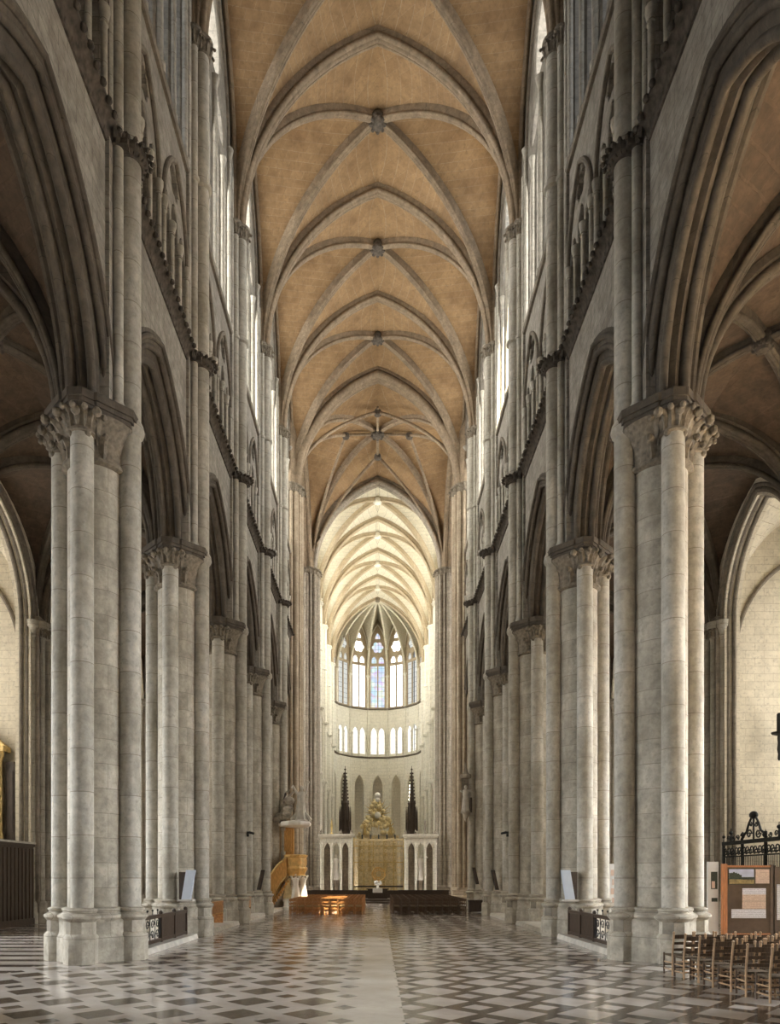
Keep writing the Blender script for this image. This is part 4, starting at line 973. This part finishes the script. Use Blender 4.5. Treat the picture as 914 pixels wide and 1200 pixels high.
b.prism(st,46.0,46.15,lambda x,y,z:(x,z,y)); b.prism(st,46.85,47.0,lambda x,y,z:(x,z,y))
for i in range(11): b.box(-7.2+.12*i,-7.05+.12*i,46.1,46.9,.18*i,.18*i+.2)
k.append(('stair',b.mesh('pulpit_stair',M['honey'])))
b=MB(); b.tube([(-7.25,45.97,2.1),(-6.6,45.97,2.95),(-6.0,45.97,3.5)],.06,7); b.tube([(-7.05,45.97,.4),(-6.4,45.97,1.75),(-6.02,45.97,2.2)],.05,7); k.append(('handrail',b.mesh('pulpit_handrail',M['gold'])))
b=MB(); b.lathe([(.95,0),(.95,.18),(.85,.22),(.85,.5),(.9,.56),(.9,.7),(.7,.74)],px,py,n=8,rot=pi/8); k.append(('base',b.mesh('pulpit_base',M['marble'],20)))
for x,y,mt in ((px-.5,py-.35,'palegold'),(px+.05,py-.55,'marble'),(px+.5,py-.2,'marble')):
    b=MB(); figure(b,x,y,.74,1.62,arms=((.25,-.1,1.2),(-.25,-.1,1.2))); k.append(('caryatid',b.mesh('pulpit_caryatid',M[mt])))
b=MB(); figure(b,-5.15,46.5,5.9,2.3,arms=((.45,-.1,2.1),(-.40,-.2,1.5)),lean=.04)
b.lathe([(.60,5.88),(.42,6.0),(.34,6.3),(.24,6.9)],-5.1,46.5,n=18,fold=.16,nf=6)
for q in (-1,1): b.tube([(-5.1+q*.2,46.5,6.5),(-5.1+q*.45,46.45,6.2),(-5.1+q*.62,46.4,5.92)],.10,7,.16)
k.append(('angel',b.mesh('pulpit_angel',M['palestone'])))
b=MB()
for i in range(16):
    a=random.random(); b.ball((-6.75+1.0*a+random.uniform(-.12,.12),46.7+random.uniform(-.3,.2),5.85+1.9*a*random.uniform(.35,1.0)),random.uniform(.18,.36),9,6,1.1,.9,.8)
b.tube([(-6.2,46.6,6.9),(-5.95,46.5,7.5),(-5.55,46.45,7.85)],.16,8,.06); b.tube([(-6.4,46.6,7.0),(-6.1,46.5,7.75),(-5.85,46.5,8.0)],.14,8,.05)
k.append(('cloud_group',b.mesh('pulpit_clouds',M['greystone'])))
make('pulpit',k,'golden carved pulpit with angel on its canopy and curving stair, beside fifth left pier','pulpit')
# statue on the fifth right pier
k=[]; b=MB(); figure(b,0,0,0,1.7,arms=((.3,-.2,.7),(-.3,-.25,.6))); k.append(('figure',b.mesh('statue_figure',M['palestone'])))
b=MB(); b.lathe([(.02,-.75),(.08,-.6),(.14,-.4),(.28,-.15),(.34,-.1),(.34,0)],n=12); k.append(('corbel',b.mesh('statue_corbel',M['greystone'])))
b=MB(); b.lathe([(.34,2.2),(.38,2.3),(.38,2.45),(.2,2.5),(.08,2.9),(.02,3.3)],n=8); b.box(-.25,.25,.22,.3,0,2.4); k.append(('canopy',b.mesh('statue_canopy',M['dirty'])))
b=MB(); b.tube([(.32,-.1,-.1),(.34,-.12,.9)],.1,8,.08); k.append(('shield',b.mesh('statue_shield',M['oak'])))
make('pier_statue',k,'small pale statue on a corbel high on the fifth right pier','statue',None,(5.92,PY(5)-.28,6.6))

# --- choir entrance
def cyl(z0,z1,r,mt,nm,x=0,y=0,n=32):
    b=MB(); b.lathe([(r,z0),(r,z1-.03),(r-.03,z1)],x,y,n=n); return b.mesh(nm,mt)
make('altar_dais',[('step',cyl(0,.17,2.5,M['oak'],'dais_lower',0,60)),('step',cyl(.17,.34,2.0,M['oak'],'dais_upper',0,60))],'dark round altar steps at the end of the nave aisle','steps')
k=[]; b=MB(); b.box(-.85,.85,59.6,60.4,.34,1.12); 
for x in (-.6,0,.6): b.box(x-.22,x+.22,59.57,59.6,.45,1.0)
k.append(('body',b.mesh('altar_body',M['oak']))); b=MB(); b.box(-.95,.95,59.5,60.5,1.12,1.2); k.append(('top',b.mesh('altar_top',M['oak'])))
make('altar',k,'dark wooden altar table on round steps in the crossing','altar')
b=MB(); b.box(-.42,.42,59.47,60.5,1.2,1.225); b.grid([[(-.42+.84*i/12,59.47-.012*(i%2),z) for z in (1.22,.85)] for i in range(13)]); tag(obj('altar_cloth',b.mesh('altar_cloth',M['cloth'])),'white cloth over the dark crossing altar','cloth')
k=[]; b=MB(); b.lathe([(.09,1.225),(.13,1.3),(.1,1.45),(.12,1.5)],0,60,n=10); k.append(('vase',b.mesh('vase',M['white'])))
b=MB()
for i in range(22): b.ball((random.uniform(-.3,.3),60+random.uniform(-.2,.2),1.55+random.random()*.32),.085,6,5)
k.append(('flowers',b.mesh('white_flowers',M['white'])))
make('flower_vase',k,'vase of white flowers on the crossing altar','vase')
def lowscreen(x0,x1,y):
    k=[]; b=MB(); b.box(x0,x1,y-.04,y+.04,.1,1.05); n=8
    for i in range(n): 
        a=x0+.06+(x1-x0-.06)*i/n; b.box(a,a+(x1-x0)/n-.1,y-.06,y-.04,.22,.9)
    k.append(('panel',b.mesh('low_screen_panel',M['oak'])))
    b=MB(); b.box(x0-.03,x1+.03,y-.09,y+.09,1.05,1.13); b.box(x0-.03,x1+.03,y-.08,y+.08,0,.1); k.append(('rail',b.mesh('low_screen_rail',M['oak']))); return k
make('low_screen',lowscreen(-5.75,-1.7,56.5),'low dark panelled screen left of the crossing altar','screen','low screens beside the altar')
make('low_screen',lowscreen(1.7,5.75,56.5),'low dark panelled screen right of the crossing altar','screen','low screens beside the altar')
def gate(cx,lab):
    y=67.3; w=1.53; k=[]
    hs=[lancet(c,.31,.4,4.75,.75) for c in (-.87,.87)]+[lancet(0,.31,.4,4.75,.75)]
    k.append(('arcade',plate('gate_arcade',rect(-w,w,0,5.95),hs,.5,lambda u,v,ww:(u,v*0+ww,v),M['choir'],.05)))
    b=MB(); b.box(-w-.12,w+.12,-.35,.35,5.95,6.12); b.box(-w-.2,w+.2,-.42,.42,6.12,6.32); k.append(('cornice',b.mesh('gate_cornice',M['choir'])))
    b=MB(); b.box(-w-.1,w+.1,-.33,.33,0,.45); k.append(('base',b.mesh('gate_base',M['choir'])))
    for x in (-1.45,-.45,.45,1.45):
        b=MB(); b.lathe([(.13,.4),(.09,.55),(.08,5.2),(.13,5.4),(.14,5.5)],x,-.3,n=10); k.append(('colonnette',b.mesh('gate_colonnette',M['choir'])))
    for x,h in ((-1.45,.5),(1.45,.5),(-.45,1.5 if cx<0 else .5),(.45,.5 if cx<0 else 1.5)):
        b=MB(); b.lathe([(.14,6.3),(.16,6.4),(.07,6.5),(.10,6.3+.4*h),(.12,6.3+.55*h),(.02,6.3+h)],x,0,n=8); k.append(('finial',b.mesh('gate_finial',M['gold'] if h>1 and cx<0 else M['dirty'])))
    b=MB(); b.box(-.3,.3,.1,.15,.4,1.9); k.append(('door',b.mesh('gate_door',M['oak'])))
    b=MB()
    for c in (-.87,.87): b.box(c-.32,c+.32,.16,.2,.4,5.5)
    k.append(('lattice',b.mesh('gate_lattice',M['dirty'])))
    make('stone_gateway',k,lab,'gateway','stone gateways of the choir',(cx,y,0))
    b=MB(); figure(b,0,0,.0,2.3,arms=((.5,-.1,1.2),(-.3,-.2,.7)) if cx>0 else ((.3,-.2,.7),(-.35,-.2,.5)))
    p=MB(); p.lathe([(.34,-.15),(.34,0),(.3,.02)],n=12)
    kk=[('figure',b.mesh('gate_statue',M['marble'])),('plinth',p.mesh('gate_statue_plinth',M['marble']))]
    make('gateway_statue',kk,'white robed statue in the %s stone gateway'%('left' if cx<0 else 'right'),'statue','statues in the gateways',(cx,y-.05,2.05))
    b=MB(); b.lathe([(.36,0),(.36,.1),(.25,.2),(.25,1.6),(.34,1.75),(.34,1.9)],cx,y-.05,n=10); tag(obj('statue_pedestal',b.mesh('statue_pedestal',M['dirty'])),'dark pedestal under the statue in the %s gateway'%('left' if cx<0 else 'right'),'pedestal','pedestals in the gateways')
gate(-3.98,'white stone gateway of three lancets left of the gilded grille')
gate(4.12,'white stone gateway of three lancets right of the gilded grille')
# gilded grille
k=[]; y=68.6; x0,x1=-2.32,2.52; xc=.1
for x in (x0,x0+.95,x0+1.9,x1-1.9,x1-.95,x1):
    b=MB(); b.box(x-.06,x+.06,y-.06,y+.06,0,5.9); b.ball((x,y,6.0),.1,8,6); k.append(('post',b.mesh('gilt_post',M['gold'])))
for z,h,mt in ((1.2,.14,'iron'),(3.6,.1,'gold'),(5.2,.1,'gold'),(5.75,.22,'palegold')):
    b=MB(); b.box(x0,x1,y-.07,y+.07,z,z+h); k.append(('rail',b.mesh('gilt_rail',M[mt])))
b=MB()
for i in range(44):
    x=x0+.05+(x1-x0-.1)*i/43; b.tube([(x,y,.2),(x,y,5.7)],.017,5)
k.append(('bars',b.mesh('gilt_bars',M['gold'])))
b=MB()
for i in range(10):
    for z in (1.75,2.5,3.2,4.1,4.8,5.5):
        x=x0+.28+(x1-x0-.56)*i/9
        if abs(x-xc)<.75 and z<3.5: continue
        scroll(b,x,z,.21,1.3,pi*(i%2),1 if i%2 else -1,y-.03,.04,'x')
k.append(('scrollwork',b.mesh('gilt_scrolls',M['palegold'])))
b=MB(); ring=lambda r,t: b.tube([(xc+r*cos(a),y-.08,2.5+r*sin(a)) for a in [2*pi*i/28 for i in range(29)]],t,6)
ring(.62,.09); ring(.36,.06); 
for i in range(12): b.ball((xc+.5*cos(i*pi/6),y-.1,2.5+.5*sin(i*pi/6)),.07,6,5)
k.append(('medallion',b.mesh('gilt_medallion',M['pulpitgold'])))
b=MB(); b.box(x0,x1,y-.08,y+.08,0,.9); k.append(('plinth',b.mesh('gilt_plinth',M['oak'])))
b=MB()
for i in range(7):
    x=x0+(x1-x0)*i/6; b.lathe([(.1,5.95),(.06,6.1),(.09,6.25),(.02,6.4)],x,y,n=8)
k.append(('cresting',b.mesh('gilt_cresting',M['iron'])))
make('gilded_grille',k,'gilded choir grille with round medallion between the stone gateways','grille')
# glory altar
k=[]; y=96.6
b=MB(); b.box(-2.7,2.7,y,y+1.2,0,7.6); b.box(-2.9,2.9,y-.1,y+1.2,7.6,8.0)
k.append(('reredos',b.mesh('glory_base',M['palegold'])))
for x in (-2.3,-1.1,1.1,2.3):
    b=MB(); b.lathe([(.25,3),(.2,3.3),(.18,7.2),(.28,7.6)],x,y-.2,n=12); k.append(('column',b.mesh('glory_column',M['gold'])))
b=MB(); zc=10.8
for i in range(28):
    a=2*pi*i/28; L=(2.6 if i%2 else 2.1)*(1.1 if sin(a)>0 else .9); L=min(L,2.9)*(.62+.38*abs(sin(a)))
    u=(cos(a),sin(a)); p=(-sin(a),cos(a)); w0=.10
    b.add([(u[0]*.5+p[0]*w0,y,zc+u[1]*.5+p[1]*w0),(u[0]*.5-p[0]*w0,y,zc+u[1]*.5-p[1]*w0),(u[0]*L,y,zc+u[1]*L),(u[0]*.5+p[0]*w0,y+.15,zc+u[1]*.5+p[1]*w0),(u[0]*.5-p[0]*w0,y+.15,zc+u[1]*.5-p[1]*w0),(u[0]*L,y+.15,zc+u[1]*L)],[(0,1,2),(3,5,4),(0,2,5,3),(1,4,5,2),(0,3,4,1)])
k.append(('rays',b.mesh('glory_rays',M['gold'],0)))
b=MB()
for i in range(90):
    f=random.random()**.8; zz=8.0+4.9*f; hw=2.6*(1-f*.82); x=random.uniform(-hw,hw)
    b.ball((x,y-.15+random.uniform(-.2,.2),zz),random.uniform(.22,.42)*(1-.3*f),8,6)
k.append(('clouds',b.mesh('glory_clouds',M['creamgold'])))
b=MB(); b.ball((0,y-.45,10.8),.42,14,10,1,.5,1); b.ball((0,y-.35,12.9),.34,8,6); b.ball((0,y-.3,13.5),.42,10,8); k.append(('dove_disc',b.mesh('glory_disc',M['white'])))
b=MB(); 
for s in (-1,1): figure(b,s*1.75,y-.5,8.0,1.7,arms=((.4,-.1,1.3),(-.4,-.1,1.3)))
k.append(('angels',b.mesh('glory_angels',M['gold'])))
make('glory_altarpiece',k,'golden sunburst altarpiece of clouds and rays at the apse','altarpiece')
# oak pinnacles of the stalls
def spire(x,lab):
    k=[]; y=80; b=MB(); b.lathe([(.62,0),(.62,7.5),(.55,7.7),(.5,8.5),(.56,8.7),(.46,9.0),(.42,10.4),(.5,10.7),(.36,10.9)],x,y,n=8,rot=pi/8); k.append(('tower',b.mesh('stall_tower',M['oak'],20)))
    b=MB(); b.lathe([(.30,10.8),(.2,12.2),(.12,13.6),(.03,14.5)],x,y,n=8)
    for i in range(9):
        z=10.9+.4*i; r=.36-.03*i
        for t in range(4): b.ball((x+r*cos(t*pi/2),y+r*sin(t*pi/2),z),.10,6,4)
    k.append(('spire',b.mesh('stall_spire',M['oak'])))
    b=MB(); b.ball((x,y,14.55),.12,8,6); b.tube([(x,y,14.5),(x,y,14.95)],.03,5); k.append(('finial',b.mesh('stall_finial',M['oak'])))
    for t in range(8):
        a=t*pi/4; b=MB(); b.lathe([(.09,7.5),(.07,9.6),(.02,10.3)],x+.62*cos(a),y+.62*sin(a),n=6); k.append(('pinnacle',b.mesh('stall_pinnacle',M['oak'])))
    make('stall_spire',k,lab,'spire','oak spires of the choir stalls')
spire(-3.72,'dark carved oak spire left of the golden altarpiece'); spire(3.9,'dark carved oak spire right of the golden altarpiece')

# ------------------------------------------------------------------ light, camera
w=bpy.data.worlds.new('World'); bpy.context.scene.world=w; w.use_nodes=True
w.node_tree.nodes['Background'].inputs[0].default_value=(.75,.87,1,1); w.node_tree.nodes['Background'].inputs[1].default_value=.6
from mathutils import Vector
# area lamps added outside each aisle's two nearest chapel windows to light the piers
for sn,sg in SIDE:
    for i in (0,1):
        y=(PY(i)+PY(i+1))/2
        al=bpy.data.lights.new('pier_fill_light','AREA'); al.shape='RECTANGLE'; al.size=9; al.size_y=5.5; al.energy=12500 if sg>0 else 9500; al.color=(.93,.965,1.0)
        ao_=bpy.data.objects.new('pier_fill_light',al); C.objects.link(ao_); ao_.location=(sg*29.5,y,9.5); ao_.rotation_euler=Vector((-sg,0,-.12)).to_track_quat('-Z','Z').to_euler()
sl=bpy.data.lights.new('sun','SUN'); sl.energy=110; sl.color=(1,.86,.62); sl.angle=radians(.6); so=bpy.data.objects.new('sun',sl); C.objects.link(so)
so.location=(30,20,80); so.rotation_euler=Vector((-11.0,8.6,-33.5)).to_track_quat('-Z','Y').to_euler()
cam=bpy.data.cameras.new('camera'); co=bpy.data.objects.new('camera',cam); C.objects.link(co)
co.location=(0,0,2.1); co.rotation_euler=(pi/2,0,0); cam.sensor_fit='AUTO'; cam.sensor_width=36; cam.lens=36*818/1200
cam.shift_x=(457-442.5)/1200; cam.shift_y=(1029-600)/1200; cam.clip_end=300; cam.clip_start=.05
bpy.context.scene.camera=co
sc=bpy.context.scene
sc.view_settings.view_transform='Standard'; sc.view_settings.look='None'; sc.view_settings.exposure=.27; sc.view_settings.gamma=1; sc.view_settings.use_curve_mapping=False
sc.cycles.max_bounces=8; sc.cycles.diffuse_bounces=6; sc.cycles.glossy_bounces=3; sc.cycles.use_denoising=True
sc.cycles.sample_clamp_indirect=8
sc.cycles.caustics_reflective=False; sc.cycles.caustics_refractive=False
